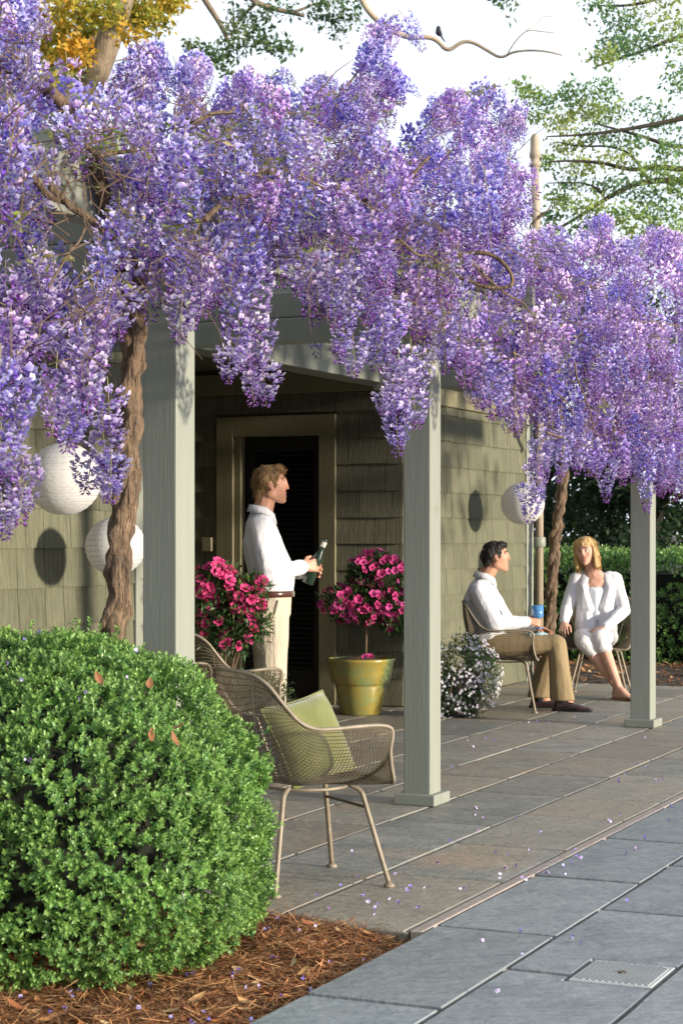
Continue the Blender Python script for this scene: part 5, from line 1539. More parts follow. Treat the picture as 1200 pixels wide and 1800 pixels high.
# ---------------- the seated man (faces right, leaning back in his chair)
def seated_man():
    c = Vector((1.105, 14.02, 0)); rz = face_rot(.985, -.17)
    hc = Vector((0, .045, 1.135)); HF = frame((-.12, 1, .06), (0, -.10, 1))
    nk = Vector((0, -.03, .99))
    g_ = head_groups(hc, HF)
    g_ += [[(at(hc, HF, (0, -.022, -.05)), (.056, .060, .05)), (nk, (.062, .064, .04))], [(nk, .057), ((0, -.05, .90), (.12, .07, .05))],
           [((0, -.075, .81), (.145, .09, .10)), ((0, -.04, .56), (.145, .11, .08))]]
    S = {1: Vector((.19, -.065, .885)), -1: Vector((-.19, -.05, .885))}
    EL = {1: Vector((.262, .06, .645)), -1: Vector((-.25, .09, .64))}
    WR = {1: Vector((.155, .285, .66)), -1: Vector((-.06, .33, .615))}
    HP = {1: Vector((.09, -.02, .475)), -1: Vector((-.09, -.02, .475))}
    KN = {1: Vector((.115, .505, .495)), -1: Vector((-.13, .47, .49))}
    AN = {1: Vector((.10, .545, .10)), -1: Vector((-.13, .36, .10))}
    for s in (1, -1):
        g_ += [cap(S[s], .05, EL[s], .040), cap(EL[s], .040, WR[s], .028), cap(HP[s], .082, KN[s], .055), cap(KN[s], .055, AN[s], .036), [(AN[s], (.034, .040, .05)), (AN[s] + Vector((s*.008, .08, -.075)), (.026, .04, .012))]]
    g_ += hand_groups(WR[1], (-.35, .92, .0), (.75, .28, .55), -1, (.75, .8, .85, .9), .04, .8)
    g_ += hand_groups(WR[-1], (.10, .97, -.22), (-.15, .25, .95), 1, (.2, .45, .55, .6), .10, .7)
    p = skinned('person', g_, M['skin'], .005, None, 4, .4)
    p.location, p.rotation_euler.z = c, rz
    tag(p, 'person with short dark hair in white shirt and khaki trousers seated by the shingle wall', 'person')
    head_details(p, hc, HF, False, 'brow_dark', 'lip')
    E = lambda v, r: (at(hc, HF, v), r, HF)
    hg = [[E((0, -.012, .054), (.077, .088, .066)), E((0, -.052, .012), (.074, .062, .068))], [E((0, -.052, .012), (.074, .062, .068)), E((0, -.062, -.048), (.055, .036, .032))],
          [E((0, .038, .088), (.060, .046, .026)), E((0, .066, .076), (.046, .02, .014))], [E((.070, .020, .036), (.013, .026, .034)), E((.070, -.03, .03), (.015, .04, .05))], [E((-.070, .020, .036), (.013, .026, .034)), E((-.070, -.03, .03), (.015, .04, .05))],
          [E((.073, .026, .004), (.006, .009, .02))], [E((-.073, .026, .004), (.006, .009, .02))]]
    ha = skinned('hair', hg, M['hair_dark'], .005, p, 1, 1, .003, 42, .7)
    locks(ha, hc, HF, M['hair_dark'], 700, .028, .0012, 2)
    sg = [[((0, -.040, .970), (.068, .068, .018)), ((0, -.06, .915), (.165, .088, .045))], [((0, -.06, .92), (.150, .088, .045)), ((0, -.07, .82), (.180, .125, .10))], [((0, -.07, .82), (.182, .127, .10)), ((0, -.03, .63), (.180, .150, .08))], [((0, -.03, .63), (.182, .150, .07)), ((0, -.02, .52), (.178, .150, .05))]]
    for s in (1, -1):
        sg += [[((0, -.06, .925), (.08, .07, .04)), (S[s], .072)], cap(S[s], .078, EL[s] + Vector((0, -.01, .03)), .066), cap(EL[s] + Vector((0, -.01, .03)), .066, EL[s] + Vector((0, .02, 0)), .060), cap(EL[s], .061, EL[s].lerp(WR[s], .6), .050), cap(EL[s].lerp(WR[s], .6), .050, EL[s].lerp(WR[s], .83), .038), cap(EL[s].lerp(WR[s], .85), .043, EL[s].lerp(WR[s], .97), .041)]
    sh = skinned('shirt', sg, M['shirt'], .007, p, 2, 1, .0068, 6.5, .75)
    collar(sh, (0, -.035, .979), (0, -.20, 1), (0, 1, 0), .068, .042, M['shirt'])
    tg = [[((0, -.04, .54), (.172, .145, .04)), ((0, -.02, .47), (.175, .14, .07))]]
    for s in (1, -1):
        tg += [[(HP[s], (.098, .10, .092)), (HP[s].lerp(KN[s], .6), (.085, .08, .080))], [(HP[s].lerp(KN[s], .6), (.085, .08, .080)), (KN[s], (.074, .072, .070))],
               [(KN[s], (.074, .072, .068)), (KN[s].lerp(AN[s], .5), (.070, .075, .07))], [(KN[s].lerp(AN[s], .5), (.070, .075, .07)), (AN[s] + Vector((0, 0, -.012)), (.072, .090, .012))]]
    skinned('trousers', tg, M['khaki'], .008, p, 3, 1, .005, 5.5, .7)
    for s in (1, -1):
        skinned('sock', [cap(AN[s] + Vector((0, 0, .03)), .044, AN[s] + Vector((0, 0, -.03)), .043)], M['sock'], .007, p, 1)
        shoe('shoe', (AN[s].x, AN[s].y - .07, 0), (s*.10, 1, 0), M['shoe'], p)
    Mw = Matrix.Translation(c) @ Matrix.Rotation(rz, 4, 'Z')
    gl = MB().lathe([(0, -.118), (.032, -.118), (.030, -.113), (.006, -.107), (.0045, -.075), (.005, -.05), (.012, -.043), (.036, -.036), (.040, -.028), (.046, .055), (.043, .055), (.037, -.025), (0, -.032)], 20)
    go = gl.build('goblet', M['blueglass'], None, smooth=True)
    go.matrix_world = Mw @ Matrix.Translation((.105, .365, .725)) @ Matrix.Rotation(R(5), 4, 'X')
    tag(go, 'blue glass goblet held by the seated man', 'goblet')
    nb = MB()
    n = 8; vs, fs = [], []
    for i in range(n+1):
        for j in range(n+1):
            x, y = -.07+.14*i/n, -.07+.14*j/n
            vs.append((x, y, .004*math.sin(x*70)+.006*math.sin(y*55) - (.02*(abs(x)/.07)**3)))
    for i in range(n):
        for j in range(n): fs.append((i*(n+1)+j, (i+1)*(n+1)+j, (i+1)*(n+1)+j+1, i*(n+1)+j+1))
    no = nb.add(vs, fs).build('paper_napkin', M['napkin'], None, smooth=True)
    no.matrix_world = Mw @ Matrix.Translation((.075, .355, .572)) @ Matrix.Rotation(R(20), 4, 'Z')
    so = no.modifiers.new('t', 'SOLIDIFY'); so.thickness = .002
    tag(no, 'crumpled white and teal paper napkin on the lap of the seated man', 'napkin')
    return p
M['napkin'] = mat('napkin_print', (0.75, 0.78, 0.78), (0.10, 0.42, 0.50), 0.9, 16, 2)
seated_man()

M['topcloth'] = mat('white_jersey', (0.66, 0.70, 0.76), rough=0.9)
# ---------------- the seated woman (torso to the camera, head turned to the man, legs swung to her left)
def seated_woman():
    c = Vector((2.06, 15.22, 0)); rz = face_rot(-.10, -.995)
    # local: x right of her (left in the picture), y forward (to the camera)
    hc = Vector((.085, .06, 1.165)); HF = frame((.33, 1, -.06), (.16, .06, 1))
    nk = Vector((.035, .0, 1.02))
    g_ = head_groups(hc, HF, True)
    g_ += [[(at(hc, HF, (0, -.022, -.05)), (.046, .050, .05)), (nk, (.050, .052, .04))], [(nk, .05), ((.01, -.01, .955), (.10, .065, .045))],
           [((0, -.01, .88), (.145, .095, .10)), ((-.01, -.01, .62), (.115, .08, .08))]]
    S = {1: Vector((.158, -.015, .93)), -1: Vector((-.150, -.02, .94))}
    EL = {1: Vector((.235, .03, .70)), -1: Vector((-.225, .06, .69))}
    WR = {1: Vector((.262, .20, .60)), -1: Vector((-.055, .27, .555))}
    HP = {1: Vector((.085, -.02, .475)), -1: Vector((-.085, -.02, .475))}
    KN = {1: Vector((.105, .44, .455)), -1: Vector((-.015, .45, .485))}
    AN = {1: Vector((-.155, .34, .095)), -1: Vector((-.165, .44, .095))}
    for s in (1, -1):
        g_ += [cap(S[s], .042, EL[s], .034), cap(EL[s], .034, WR[s], .023), cap(HP[s], .080, KN[s], .052), cap(KN[s], .050, KN[s].lerp(AN[s], .35), .050), cap(KN[s].lerp(AN[s], .35), .050, AN[s], .030)]
    for s, dv in ((1, Vector((-.55, .8, 0))), (-1, Vector((-.62, .78, 0)))):
        dv.normalize(); A_ = AN[s]
        sd = Vector((dv.y, -dv.x, 0))
        base = Vector((A_.x, A_.y, 0))
        g_ += [[(A_, .031), (base + dv*-.03 + Vector((0, 0, .036)), .026)], [(A_, .029), (base + dv*.10 + Vector((0, 0, .036)), (.034, .034, .017)), (base + dv*-.03 + Vector((0, 0, .032)), .022)], [(base + dv*.10 + Vector((0, 0, .034)), (.036, .036, .016)), (base + dv*.15 + Vector((0, 0, .030)), (.032, .032, .012))]]
        for k in range(5):
            o = (k-2)*.0145*(-s)
            tl = [.040, .036, .032, .028, .024][k]
            g_.append(cap(base + dv*.15 + sd*o + Vector((0, 0, .030)), .009, base + dv*(.15+tl) + sd*o + Vector((0, 0, .026)), .0085 if k else .011))
    g_ += hand_groups(WR[1], (.05, .72, -.62), (.25, .60, .75), -1, (.35, .4, .45, .5), .14, .6, .92)
    g_ += hand_groups(WR[-1], (.90, .30, -.28), (.1, .55, .80), 1, (.3, .35, .4, .45), .10, .6, .92)
    p = skinned('person', g_, M['skin_fair'], .0048, None, 4, .4)
    p.location, p.rotation_euler.z = c, rz
    tag(p, 'person with blonde bob in white cardigan and white capri trousers seated and smiling', 'person')
    head_details(p, hc, HF, True, 'brow', 'lip_f')
    E = lambda v, r: (at(hc, HF, v), r, HF)
    hg = [[E((0, -.008, .060), (.080, .088, .064)), E((0, -.05, .0), (.080, .066, .075))], [E((0, -.05, .0), (.080, .066, .075)), E((0, -.060, -.10), (.075, .048, .03))],
          [E((.076, -.012, .03), (.018, .050, .05)), E((.082, -.008, -.06), (.022, .048, .04)), E((.078, .0, -.125), (.022, .042, .018))],
          [E((-.076, -.012, .03), (.018, .050, .05)), E((-.084, -.008, -.06), (.024, .050, .04)), E((-.080, .0, -.13), (.024, .045, .018))],
          [E((-.015, .028, .102), (.052, .036, .014)), E((-.062, .026, .072), (.014, .018, .020))], [E((-.070, .022, .06), (.010, .018, .026)), E((-.083, .008, -.03), (.008, .022, .04))],
          [E((.050, .030, .088), (.022, .022, .014)), E((.077, .014, .03), (.006, .018, .03))]]
    ha = skinned('hair', hg, M['hair_gold'], .005, p, 2, 1, .003, 34, .35)
    locks(ha, hc, HF, M['hair_gold'], 900, .05, .0013, 3, True)
    # white top under the cardigan, scooped low at the neck
    ug = [[((.005, .015, .845), (.115, .090, .055)), ((0, .01, .66), (.14, .105, .09))]]
    skinned('top', ug, M['topcloth'], .008, p, 3)
    sg = []
    for s in (1, -1):        # the two fronts part in a long V
        sg += [[((s*.085, -.025, .965), (.055, .060, .028)), ((s*.105, .0, .87), (.062, .100, .07))], [((s*.105, .0, .87), (.062, .102, .07)), ((s*.062, .022, .70), (.092, .108, .06))],
               [((s*.075, .0, .72), (.088, .122, .05)), ((s*.075, .0, .53), (.098, .135, .05))],
               [((s*.10, -.02, .965), .040), (S[s], .056)], cap(S[s], .062, EL[s], .052), cap(EL[s], .052, EL[s].lerp(WR[s], .75), .043), cap(EL[s].lerp(WR[s], .75), .044, EL[s].lerp(WR[s], .92), .040)]
    sg += [[((0, -.045, .93), (.13, .06, .05)), ((0, -.05, .60), (.14, .075, .08))]]
    cd = skinned('cardigan', sg, M['knit'], .007, p, 2, 1, .0048, 6.5, .8)
    tg = [[((0, -.02, .53), (.165, .135, .04)), ((0, -.01, .465), (.175, .14, .07))]]
    for s in (1, -1):
        q = KN[s].lerp(AN[s], .20)
        tg += [[(HP[s], (.096, .10, .088)), (HP[s].lerp(KN[s], .6), (.084, .08, .076))], [(HP[s].lerp(KN[s], .6), (.084, .08, .076)), (KN[s], (.072, .070, .064))], [(KN[s], (.072, .070, .062)), (q, (.070, .072, .045))]]
    skinned('capri_trousers', tg, M['whitepant'], .008, p, 3, 1, .006, 8, .6)
    # watch and flat sandals
    wv = (WR[-1] - EL[-1]).normalized()
    Fr = frame(wv, (0, 0, 1))
    wc = WR[-1] - wv*.012
    wb = MB().tube([wc + Fr @ Vector((.026*math.cos(a), 0, .026*math.sin(a))) for a in [2*math.pi*k/18 for k in range(18)]], .005, 6, closed=True).build('watch', M['leather'], p, smooth=True)
    MB().lathe([(0, .006), (.012, .006), (.014, 0)], 14).build('watch_dial', M['brass'], wb, wc + Vector((0, .012, .024)))
    for s, dv in ((1, Vector((-.55, .8, 0))), (-1, Vector((-.62, .78, 0)))):
        dv.normalize(); b0 = Vector((AN[s].x, AN[s].y, 0))
        so = skinned('sandal', [[(b0 - dv*.04 + Vector((0, 0, .010)), (.028, .028, .008)), (b0 + dv*.10 + Vector((0, 0, .010)), (.040, .040, .008)), (b0 + dv*.185 + Vector((0, 0, .010)), (.030, .030, .008))]], M['sandal'], .006, p, 1)
        sd = Vector((dv.y, -dv.x, 0))
        MB().tube([b0 + dv*.12 + sd*.040 + Vector((0, 0, .015)), b0 + dv*.12 + sd*.022 + Vector((0, 0, .048)), b0 + dv*.12 - sd*.022 + Vector((0, 0, .048)), b0 + dv*.12 - sd*.040 + Vector((0, 0, .015))], .005, 6).build('strap', M['sandal'], so, smooth=True)
    return p
seated_woman()
# ------------------------------------------------------------------ paper lanterns
def lantern(c, r, label, top):
    root = empty('paper_lantern', c, 0, label=label, cat='lantern', group='round white paper lanterns hanging along the porch')
    nb = 15
    prof = []
    for i in range(nb*4+1):
        th = R(10) + (math.pi - R(20))*i/(nb*4)
        puff = 1 + 0.010*abs(math.sin(math.pi*i/4))
        prof.append((r*math.sin(th)*puff, -r*.97*math.cos(th)*puff))
    MB().lathe(prof, 48).build('paper_shade', M['paper'], root, smooth=True)
    turns, n = nb, nb*26
    sp = []
    for i in range(n+1):
        q = i/n
        th = R(10) + (math.pi - R(20))*q; a = 2*math.pi*turns*q
        sp.append((r*1.001*math.sin(th)*math.cos(a), r*1.001*math.sin(th)*math.sin(a), -r*.97*math.cos(th)))
    MB().tube(sp, .0022, 4).build('wire_spiral', M['lwire'], root, smooth=True)
    rr_ = r*math.sin(R(10))
    MB().tube([(rr_*math.cos(2*math.pi*k/16), rr_*math.sin(2*math.pi*k/16), r*.957) for k in range(16)], .003, 5, closed=True).build('ring', M['cord'], root)
    MB().tube([(-rr_, 0, r*.957), (0, 0, r*1.06), (rr_, 0, r*.957)], .0018, 4).build('hanger', M['cord'], root)
    MB().tube([(0, 0, r*1.06), (0, 0, top - c[2])], .0016, 4).build('cord', M['cord'], root)
M['lwire'] = mat('lantern_wire', (0.38, 0.36, 0.38), rough=0.7)
lantern((-1.343, 9.10, 1.57), .180, 'large white paper lantern at left with flowers hanging in front of it', 2.55)
lantern((-1.146, 9.53, 1.242), .152, 'smaller white paper lantern half hidden behind the gnarled vine trunk', 2.55)
lantern((1.4715, 15.27, 1.554), .176, 'white paper lantern by the far house corner above the seated man', 2.6)

# ------------------------------------------------------------------ potted plants
def azalea_mesh(hue, seed, name='flower'):
    r = random.Random(seed)
    b_v, b_f, cols = [], [], []
    for k in range(5):
        a = 2*math.pi*k/5 + r.uniform(-.1, .1)
        ca, sa = math.cos(a), math.sin(a)
        rows_ = [(.10, .05, .02), (.45, .34, .42), (.80, .44, .60), (1.0, .22, .58)]
        base = len(b_v)
        for (rad, hw_, z) in rows_:
            for s in (-1, 0, 1):
                zz = z + (.07 if s else 0) + r.uniform(-.03, .03)
                b_v.append((ca*rad - sa*hw_*s, sa*rad + ca*hw_*s, zz))
                d = .55 + .55*rad if s else .5 + .45*rad
                spot = 0.72 if (k == 0 and rad < .7) else 1
                cols.append((hue[0]*d*spot + .12*rad*rad, hue[1]*d + .05*rad*rad, hue[2]*d*spot + .08*rad*rad, 1))
        for i in range(3):
            for j in range(2):
                q = base + i*3 + j
                b_f.append((q, q+1, q+4, q+3))
    for k in range(4):                      # stamens
        a = k*1.6; base = len(b_v)
        b_v += [(0, 0, .05), (.02, 0, .05), (.22*math.cos(a)+.02, .22*math.sin(a), .85), (.22*math.cos(a), .22*math.sin(a), .85)]
        cols += [(.6, .2, .3, 1)]*4; b_f.append((base, base+1, base+2, base+3))
    V = np.array(b_v) * .033
    return raw_mesh(name, V, np.array(b_f), M['azalea'], np.array(cols), True)
AZ = [azalea_mesh((.70, .045, .26), 1), azalea_mesh((.62, .03, .21), 2), azalea_mesh((.72, .07, .33), 3)]
AZR = [azalea_mesh((.72, .035, .20), 4), azalea_mesh((.76, .055, .25), 5), azalea_mesh((.66, .03, .17), 6)]
DKG = np.array([[.030,.065,.020],[.05,.10,.03],[.04,.085,.028],[.08,.13,.035]])
def shrub(root, balls, n_leaf, leaf, pal, seed, aspect=.38, outer=0.55, name='foliage'):
    r = np.random.default_rng(seed)
    loc, dr = [], []
    for (c, rad, k) in balls:
        m = int(n_leaf*k)
        d = r.normal(0, 1, (m, 3)); d /= np.linalg.norm(d, axis=1, keepdims=True)
        q = r.uniform(outer, 1.0, (m, 1))
        q = q * (1 + .38*np.array([noise.noise(Vector(t_)*2.4 + Vector((seed*.37, float(c[0])*9, float(c[2])*7))) for t_ in d]))[:, None]
        loc.append(np.array(c)[None] + d*q*np.array(rad)[None]); dr.append(d + np.array([[0, 0, .35]]))
    loc, dr = np.concatenate(loc), np.concatenate(dr)
    d = dr + r.normal(0, .5, dr.shape); d /= np.linalg.norm(d, axis=1, keepdims=True)
    x = np.cross(d, np.array([[0, 0, 1.]]) + r.normal(0, .3, d.shape)); x /= np.linalg.norm(x, axis=1, keepdims=True)
    fr = np.stack([x, d, np.cross(x, d)], 2)
    v, f = [(0,0,0), (-aspect/2, .5, .08), (0, .5, -.02), (aspect/2, .5, .08), (0, 1, -.08)], [(0, 2, 4, 1), (0, 3, 4, 2)]
    ti = np.concatenate([pal[r.integers(0, len(pal), len(loc))] * r.uniform(.7, 1.3, (len(loc), 1)), np.ones((len(loc), 1))], 1)
    V, Fc, C = scatter(v, f, loc, fr, leaf*r.uniform(.65, 1.25, len(loc)), np.ones((5, 4)), ti)
    return tag(link(name, raw_mesh(name, V, Fc, M['leaf'], C), root), kind='stuff')
def blooms(root, balls, seed, meshes, sc=1.0):
    r = random.Random(seed)
    for (c, rad, n, look) in balls:
        pts = []
        tries = 0
        while len(pts) < n and tries < n*40:
            tries += 1
            d = Vector((r.gauss(0, 1), r.gauss(0, 1), r.gauss(0, 1))).normalized()
            if d.dot(Vector(look)) < -.05: continue
            p = Vector(c) + Vector((d.x*rad[0], d.y*rad[1], d.z*rad[2]))*r.uniform(.9, 1.06)
            if any((p-q).length < .024*sc for q in pts): continue
            pts.append(p)
            o = link('flower', r.choice(meshes), root, p)
            o.rotation_euler = (d + Vector((r.gauss(0, .45), -.25 + r.gauss(0, .4), .1 + r.gauss(0, .4)))).to_track_quat('Z', 'Y').to_euler()
            o.rotation_euler.rotate_axis('Z', r.uniform(0, 6.28))
            k_ = sc*r.uniform(.72, 1.2)
            o.scale = (k_, k_*r.uniform(.75, 1.0), k_*r.uniform(.8, 1.3))
# right: two-tiered azalea standard in the mustard glazed pot
pc = toward(634, 1256, 13.62); pc.z = 0
pz = empty('potted_azalea', pc, 0, label='two-tiered pink azalea standard in a mustard glazed pot by the doorway', cat='potted azalea')
MB().lathe([(0, 0), (.140, 0), (.148, .01), (.168, .10), (.188, .205), (.186, .214), (.206, .224), (.212, .232), (.228, .30), (.240, .378), (.247, .385), (.249, .402), (.240, .408), (.228, .40), (.222, .36), (0, .355)], 40).build('pot', M['glaze'], pz, smooth=True)
sv = MB()
for i in range(14):
    for j in range(28):
        a = 2*math.pi*j/28; rr_ = .222*i/13
        sv.v.append((rr_*math.cos(a), rr_*math.sin(a), .385 + .03*(1-(i/13)**2) + .012*noise.noise((rr_*30*math.cos(a), rr_*30*math.sin(a), 2))))
for i in range(13):
    for j in range(28):
        sv.f.append((i*28+j, i*28+(j+1) % 28, (i+1)*28+(j+1) % 28, (i+1)*28+j)); sv.m.append(0)
sv.build('potting_bark', M['potsoil'], pz, smooth=True)
MB().tube(smooth([Vector(q) for q in ((.035, 0, .39), (.04, 0, .6), (.03, .01, .85), (.06, 0, 1.1))]), .009, 7).build('stem', M['twig'], pz, smooth=True)
MB().tube([(.04, 0, .58), (.12, -.02, .66), (.2, -.02, .68)], .005, 5).build('branch', M['twig'], pz)
MB().tube([(.04, 0, .62), (-.08, -.02, .70), (-.2, -.02, .74)], .005, 5).build('branch', M['twig'], pz)
P2 = lambda x, y: Vector(((x-634)/F*13.62, 0, H + (940-y)/F*13.62))
lowb = [(P2(600, 1062), (.15, .15, .125), .8), (P2(645, 1065), (.16, .17, .14), .9), (P2(685, 1068), (.14, .15, .13), .9), (P2(695, 1095), (.10, .12, .08), .5)]
upb = [(P2(640, 1015), (.13, .14, .12), .8), (P2(680, 1015), (.13, .14, .14), .9), (P2(625, 1030), (.07, .1, .07), .3), (P2(660, 990), (.13, .12, .08), .4)]
shrub(pz, lowb + upb, 900, .045, DKG, 71)
look = Vector((.35, -.9, .3))
blooms(pz, [(P2(595, 1060), (.14, .14, .13), 34, look), (P2(640, 1062), (.16, .17, .15), 46, look), (P2(685, 1062), (.13, .15, .11), 30, look), (P2(640, 1005), (.12, .13, .11), 24, look), (P2(683, 1010), (.125, .14, .13), 32, look), (P2(660, 985), (.13, .12, .07), 10, look), (P2(695, 1100), (.08, .1, .05), 4, look), (P2(575, 1055), (.06, .1, .08), 6, look)], 72, AZ, .92)
o = link('flower', AZ[0], pz, (.06, -.19, .42)); o.scale = (.9, .9, .9); o.rotation_euler = (.5, .2, 0)
o = link('flower', AZ[2], pz, (.03, -.20, .42)); o.scale = (.8, .8, .8); o.rotation_euler = (.6, -.3, 0)
# left: pink azalea in a dark pot behind the chairs
lc = Vector((-.655, 10.50, 0))
lz = empty('potted_azalea', lc, 0, label='loose bushy pink azalea beside the standing man, behind the empty chair', cat='potted azalea')
MB().lathe([(0, 0), (.13, 0), (.14, .01), (.19, .30), (.205, .31), (.205, .345), (.19, .345), (.18, .30), (0, .29)], 30).build('pot', M['darkpot'], lz, smooth=True)
P3 = lambda x, y, dy=0: Vector(((x-600)/F*10.5 - lc.x, dy, H + (940-y)/F*10.5))
for (x, y) in ((365, 1020), (400, 1040), (440, 1050), (385, 1100), (430, 1120), (355, 1090)):
    e = P3(x, y); MB().tube(smooth([Vector((0, 0, .28)), Vector((e.x*.4, 0, .28 + (e.z-.28)*.55)), e]), .006, 5).build('branch', M['twig'], lz, smooth=True)
shrub(lz, [(P3(380, 1030), (.15, .14, .12), 1), (P3(420, 1060), (.14, .14, .14), 1), (P3(400, 1115), (.17, .14, .12), 1.1), (P3(445, 1040), (.08, .1, .08), .4), (P3(360, 1090), (.1, .12, .12), .6), (P3(455, 1100), (.06, .08, .10), .3)], 520, .055, DKG*1.25, 73, .34, .3)
look = Vector((.3, -.9, .35))
blooms(lz, [(P3(378, 1022), (.115, .13, .095), 32, look), (P3(352, 1030), (.05, .08, .05), 4, look), (P3(432, 1052), (.085, .10, .085), 24, look), (P3(450, 1028), (.05, .07, .03), 4, look), (P3(372, 1090), (.06, .08, .06), 7, look), (P3(408, 1125), (.08, .08, .05), 7, look), (P3(430, 1110), (.05, .07, .05), 4, look), (P3(405, 1075), (.06, .09, .05), 4, look), (P3(360, 1120), (.03, .05, .04), 2, look), (P3(445, 1070), (.04, .07, .05), 4, look)], 74, AZR, 1.0)
# small-leaved plant showing through the arm of the empty chair
gc = toward(448, 1300, 10.35); gc.z = 0
gp = empty('potted_plant', gc, 0, label='low fine-leaved green plant in a dark pot seen through the arm of the empty chair', cat='potted plant')
MB().lathe([(0, 0), (.11, 0), (.12, .01), (.15, .36), (.165, .37), (.165, .40), (.15, .40), (.14, .36), (0, .35)], 26).build('pot', M['darkpot'], gp, smooth=True)
shrub(gp, [((0, 0, .46), (.17, .15, .09), 1), ((-.1, -.05, .42), (.10, .10, .10), .5), ((.12, -.04, .43), (.10, .1, .10), .5)], 700, .026, np.array([[.07,.14,.05],[.11,.17,.07],[.16,.20,.10],[.05,.10,.03]]), 75, .4, .3)
# white trailing flowers by the corner of the recess
wc = toward(808, 1248, 13.45); wc.z = 0
wp = empty('trailing_plant', wc, 0, label='mound of tiny white flowers spilling over its pot behind the middle post', cat='potted plant')
MB().lathe([(0, 0), (.12, 0), (.13, .01), (.165, .27), (.18, .28), (.18, .31), (.165, .31), (.155, .27), (0, .26)], 28).build('pot', M['darkpot'], wp, smooth=True)
wb_ = [((0, 0, .38), (.24, .22, .20), 1.5), ((.14, -.05, .32), (.15, .16, .20), .8), ((-.15, -.05, .30), (.13, .16, .20), .8), ((0, -.12, .22), (.16, .1, .16), .6), ((.22, -.05, .30), (.08, .1, .16), .35), ((-.1, -.12, .12), (.12, .1, .12), .6), ((.08, -.15, .12), (.14, .08, .11), .5), ((.05, .0, .52), (.12, .12, .07), .3)]
shrub(wp, wb_, 1100, .026, np.array([[.05,.12,.03],[.08,.16,.05],[.12,.19,.07],[.035,.08,.025]]), 76, .36, .35)
r = np.random.default_rng(78)
loc, dr = [], []
for (c_, rad, k) in wb_:
    m = int(300*k); d = r.normal(0, 1, (m, 3)); d /= np.linalg.norm(d, axis=1, keepdims=True)
    keep = np.array([noise.noise(Vector(q)*2.2 + Vector((c_[0]*9, 0, 3))) for q in d]) > -.12
    d = d[keep]
    loc.append(np.array(c_)[None] + d*np.array(rad)[None]*r.uniform(.95, 1.12, (len(d), 1))); dr.append(d + np.array([[.1, -.4, .3]]))
fv, ff = [(0, 0, 0)], []
for k in range(5):
    a = 2*math.pi*k/5
    fv += [(.45*math.cos(a-.45), .45*math.sin(a-.45), .12), (1.0*math.cos(a), math.sin(a), .22), (.45*math.cos(a+.45), .45*math.sin(a+.45), .12)]
    ff.append((0, 1+3*k, 2+3*k, 3+3*k))
loc = np.concatenate(loc); n = len(loc)
ti = np.concatenate([np.array([[.82,.80,.86],[.80,.76,.84],[.70,.60,.78]])[r.choice(3, n, p=[.6,.28,.12])], np.ones((n, 1))], 1)
V, Fc, C = scatter(fv, ff, loc, rot_frames(np.concatenate(dr)), r.uniform(.010, .0165, n), np.ones((16, 4)), ti)
tag(link('small_flowers', raw_mesh('small_flowers', V, Fc, M['petal'], C), wp), kind='stuff')
tr_ = MB()
for k in range(26):
    a = rnd.uniform(-3.1, .3); q = rnd.uniform(.12, .26)
    p0 = Vector((math.cos(a)*.1, math.sin(a)*.1, .34)); p1 = Vector((math.cos(a)*q, math.sin(a)*q*.8, .30)); p2 = Vector((math.cos(a)*(q+.04), math.sin(a)*(q+.03)*.8, rnd.uniform(.02, .2)))
    tr_.tube(smooth([p0, p1, p2]), .0018, 3, False)
tag(tr_.build('trailing_stem', M['leafstem'] if 'leafstem' in M else M['twig'], wp), kind='stuff')

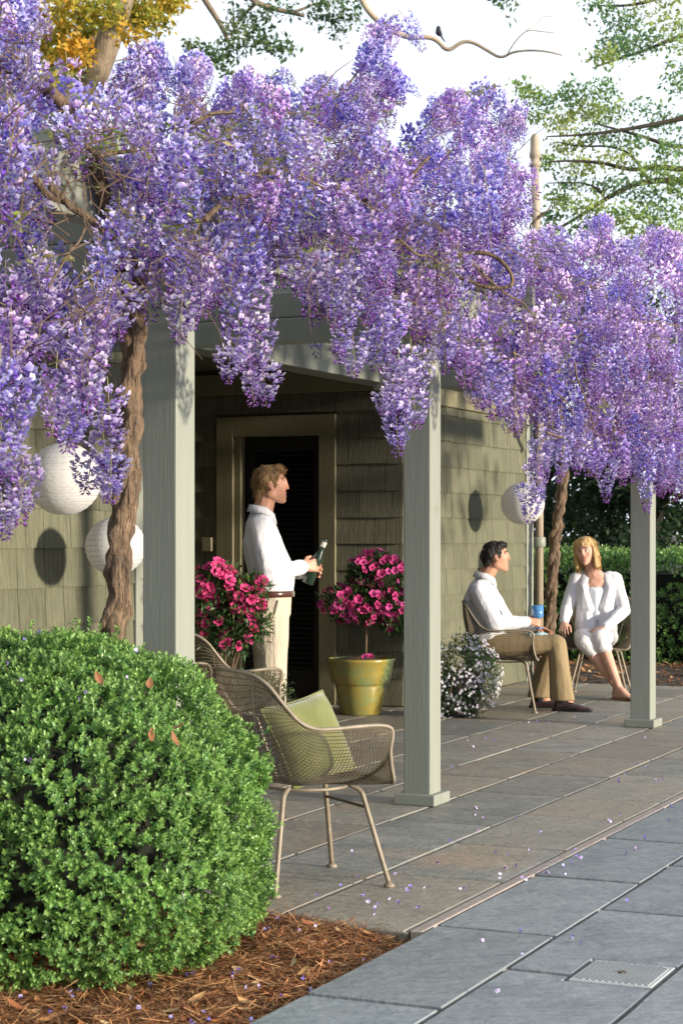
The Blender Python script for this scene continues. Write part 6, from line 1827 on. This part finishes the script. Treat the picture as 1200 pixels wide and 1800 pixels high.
# ------------------------------------------------------------------ fallen flowers on the paving
FP = []
for k in range(5):
    i = np.random.default_rng(200+k)
    hue = HUES[(k*3) % len(HUES)]
    V, Fc, C = scatter(FV, FF, np.zeros((1, 3)), rot_frames(i.normal(0, 1, (1, 3)) + np.array([[0, 0, .6]]), np.array([k*1.3])), np.array([.017]), np.concatenate([np.array([hue[1]]*1 + [hue[0]]*5 + [hue[1]]*4), np.ones((10, 1))], 1), np.ones((1, 4)))
    V = V - np.array([[0, 0, V[:, 2].min()]])
    FP.append(raw_mesh('fallen_flower', V, Fc, M['petal'], C))
def drop(x, y, z=0.004):
    o = link('fallen_flower', rnd.choice(FP), None, (x, y, z), (0, 0, rnd.uniform(0, 6.28)))
    s = rnd.uniform(.7, 1.15); o.scale = (s, s, s)
    return o
seen = [(835,1436),(850,1440),(836,1424),(903,1440),(946,1466),(872,1502),(889,1504),(932,1500),(932,1498),(1072,1445),(1070,1448),(1087,1436),(1008,1496),(1004,1500),(1016,1512),(1003,1518),(992,1526),(1014,1508),(1116,1495),(1120,1494),(1132,1476),(1100,1504),(960,1537),(962,1538),(992,1540),(913,1546),(925,1550),(878,1540),(876,1548),(808,1566),(812,1568),(890,1530),(908,1526),(795,1350),(868,1304),(820,1304),(853,1300),(880,1305),(830,1315),(1120,1347),(1130,1350),(1132,1350),(1089,1372),(1086,1378),(1100,1364),(1085,1374),(1150,1373),(1155,1376),(1160,1372),(1174,1445),(1176,1420),(1188,1508),(656,1600),(668,1594),(700,1590),(706,1567),(712,1566),(722,1562),(716,1570),(640,1578),(650,1590),(685,1585),(660,1612),(735,1600),(745,1565),(790,1482),(815,1480),(842,1462),(680,1330),(930,1272),(945,1270),(967,1272),(1010,1262),(1065,1262),(1185,1268),(1190,1282),(1130,1300),(690,1540),(630,1545),(600,1560),(770,1520),(620,1500),(560,1580),(580,1600),(915,1682),(1010,1655),(1020,1660),(912,1640),(845,1658),(870,1750),(640,1690),(1102,1588)]
for px, py in seen:
    z = F*H/(py-940); p = toward(px + rnd.uniform(-1, 1), py, z)
    tag(drop(p.x, p.y), 'fallen lilac wisteria flower lying on the paving stones', 'fallen flower', 'fallen wisteria flowers on the paving')
for k in range(80):
    t, s = rnd.uniform(-3.4, -2.31), rnd.uniform(4.2, 5.66)
    p = W(t, s, bedz(t, s) + .022)
    tag(drop(p.x, p.y, p.z), 'fallen lilac wisteria flower lying on the mulch', 'fallen flower', 'fallen wisteria flowers on the mulch')
for k in range(28):
    a, b2 = rnd.uniform(-.7, .9), rnd.uniform(-.9, .1)
    n2 = Vector((a, b2, 1.0)).normalized() if k % 3 else Vector((a, -1, .5)).normalized()
    rad = (abs(n2.x)**2.25 + abs(n2.y)**2.25 + abs(n2.z)**2.25) ** (-1/2.25)
    q = Matrix.Rotation(RZ, 3, 'Z') @ Vector((n2.x*rad*.66*1.01, n2.y*rad*.645*1.01, n2.z*rad*.545*1.01))
    tag(drop(-.92 + q.x, 5.79 + q.y, .445 + q.z), 'fallen lilac wisteria flower caught on the boxwood', 'fallen flower', 'fallen wisteria flowers on the boxwood')

# ------------------------------------------------------------------ a small bird on the bare branch
bp_ = toward(768, 66, 21.3)
bd = MB()
bb = [((0, 0, .035), (.030, .050, .034)), ((0, .045, .085), (.022, .026, .024))]
bm_ = skinned('bird', [[bb[0], ((0, .035, .065), (.024, .03, .03))], [((0, .035, .065), (.024, .03, .03)), bb[1]], [((0, -.04, .025), (.016, .02, .012)), ((0, -.12, -.005), (.016, .02, .004))], [((0, .066, .085), (.006, .008, .006)), ((0, .092, .082), (.0015, .002, .0015))]], M['bird'], .006, None, 2)
bm_.location = bp_ + Vector((0, 0, .02)); bm_.rotation_euler = (R(38), 0, R(70)); bm_.scale = (.95, .95, .95)
tag(bm_, 'small dark bird perched on the bare branch against the sky', 'bird')

bpy.data.scenes.remove(SHOP)
